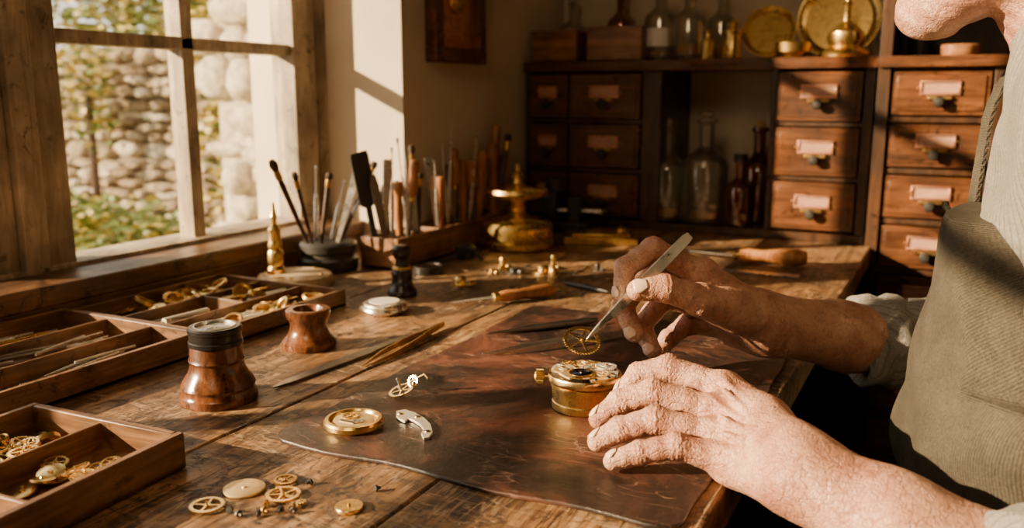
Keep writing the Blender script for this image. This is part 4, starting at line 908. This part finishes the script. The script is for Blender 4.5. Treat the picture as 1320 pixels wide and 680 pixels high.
# ============================================================ GARDEN
GZ=.28
b=B(); b.box((-5.4,2.0,GZ-.05),(8.0,12,.1),M_grass); b.obj("garden_ground")
def rubble(b,x0,x1,y,z0,z1,wr,hr_,mat,seed,dep=.16):
    rnd=random.Random(seed); z=z0
    while z<z1:
        h=rnd.uniform(*hr_); x=x0-rnd.uniform(0,wr[1])
        while x<x1:
            w=rnd.uniform(*wr); hh=h*rnd.uniform(.8,1.08); c=Vector((x+w/2,y+rnd.uniform(-.025,.02),z+h/2+rnd.uniform(-.012,.012)))
            M=Matrix.Translation(c)@Matrix.Rotation(rnd.uniform(-.10,.10),4,'Y')@Matrix.Rotation(rnd.uniform(-.12,.12),4,'Z')
            v=[];f=[];k=8
            for sy_,sc in ((-dep/2,.72),(-dep/2+.025,.98),(dep/2,1.0)):
                for i in range(k):
                    a=2*math.pi*(i+.5)/k; q=1.0/max(abs(math.cos(a)),abs(math.sin(a)))**.75
                    v.append((w*.5*sc*math.cos(a)*q*rnd.uniform(.88,1.02),sy_,hh*.5*sc*math.sin(a)*q*rnd.uniform(.88,1.02)))
            for r_ in range(2):
                for i in range(k): j=(i+1)%k; f.append((r_*k+i,r_*k+j,(r_+1)*k+j,(r_+1)*k+i))
            f.append(tuple(range(k))[::-1]); f.append(tuple(range(2*k,3*k)))
            b.add(v,f,rnd.choice(mat),M); x+=w
        z+=h*.96
b=B(); rubble(b,-6.6,-2.2,3.25,GZ,1.22,(.08,.24),(.05,.10),[M_stone,M_stone,M_stone2],5)
b.box((-4.4,3.31,(GZ+1.24)/2),(4.5,.16,1.24-GZ),M_mortar); b.obj("garden_stone_wall",0,None,None,1.2)
b=B(); rubble(b,-2.30,-2.06,2.38,GZ,2.7,(.10,.26),(.07,.16),[M_stone2],9,.14); b.box((-2.09,2.47,(GZ+2.7)/2),(.60,.22,2.7-GZ),M_stone2); b.obj("garden_stone_pillar",0,None,None,1.2)
def leaves(name,c,r,n,mats,sz=.035,seed=1):
    rn=random.Random(seed); b=B()
    for i in range(n):
        d=Vector((rn.gauss(0,1),rn.gauss(0,1),rn.gauss(0,1))).normalized()*rn.uniform(.45,1)
        p=Vector((c[0]+d.x*r[0],c[1]+d.y*r[1],max(GZ+.01,c[2]+d.z*r[2]))); M=Matrix.Translation(p)@Matrix.Rotation(rn.random()*6,4,'Z')@Matrix.Rotation(rn.uniform(-1.2,1.2),4,'X'); s=sz*rn.uniform(.6,1.3)
        b.add([(-s*.5,0,0),(0,-s*.35,0),(s*.7,0,.1*s),(0,s*.35,0)],[(0,1,2,3)],rn.choice(mats),M)
    b.tube([(c[0],c[1],GZ-.02),(c[0],c[1],c[2])],.02,M_dark,8)
    return b.obj(name)
leaves("autumn_tree",(-6.6,6.2,2.4),(2.8,1.2,1.4),6000,[M_leafg,M_leafy,M_leafy],.11,2)
leaves("autumn_tree",(-4.1,4.4,1.9),(1.9,.6,.75),5000,[M_leafg,M_leafy,M_leafg],.07,6)
leaves("climbing_ivy",(-2.78,2.85,1.0),(.26,.16,.85),1500,[M_leafg,M_leafy,M_leafy],.05,3)
leaves("climbing_ivy",(-3.95,3.02,1.10),(.20,.10,.40),420,[M_leafg,M_leafy],.045,13)
leaves("garden_shrub",(-4.1,2.75,.40),(.75,.20,.24),1800,[M_leafg,M_leafy,M_leafg],.045,4); leaves("garden_shrub",(-3.1,2.50,.42),(.45,.18,.22),1300,[M_leafg,M_leafg,M_leafy],.045,5)
# ============================================================ LIGHT
def light(name,typ,loc,rot,energy,col,**kw):
    l=bpy.data.lights.new(name,typ); l.energy=energy; l.color=col
    for k,v in kw.items(): setattr(l,k,v)
    o=bpy.data.objects.new(name,l); bpy.context.collection.objects.link(o); o.location=loc; o.rotation_euler=rot; return o
sd=Vector((1,.84,-.46)).normalized()
light("sun",'SUN',(-4,-1,4),sd.to_track_quat('-Z','Y').to_euler(),23,(1,.73,.42),angle=.015)
p=light("window_portal",'AREA',(WX-.05,(WY0+YR)/2,(WZ0+WZ1)/2),(0,math.radians(-90),0),1,(1,1,1),shape='RECTANGLE',size=WZ1-WZ0,size_y=YR-WY0)
p.data.cycles.is_portal=True
ld=(Vector((-.45,2.0,.95))-Vector((-.25,-.5,2.0))).normalized()
light("added_fill_light",'AREA',(-.25,-.5,2.0),ld.to_track_quat('-Z','Y').to_euler(),5.0,(1,.70,.40),shape='DISK',size=.5)  # added unseen area fill to brighten room and hutch, not a fixture
w=bpy.data.worlds.new("World"); bpy.context.scene.world=w; w.use_nodes=True; nt=w.node_tree
bg=nt.nodes["Background"]; bg.inputs[0].default_value=(1.0,.90,.74,1); bg.inputs[1].default_value=2.3
cam=bpy.data.cameras.new("camera"); co=bpy.data.objects.new("camera",cam); bpy.context.collection.objects.link(co)
co.location=CAM; co.rotation_euler=(math.radians(90)-PA,0,PB); cam.sensor_width=36; cam.lens=36*FPX/1320; cam.clip_start=.02
cam.dof.use_dof=True; cam.dof.focus_distance=.80; cam.dof.aperture_fstop=5.0
bpy.context.scene.camera=co
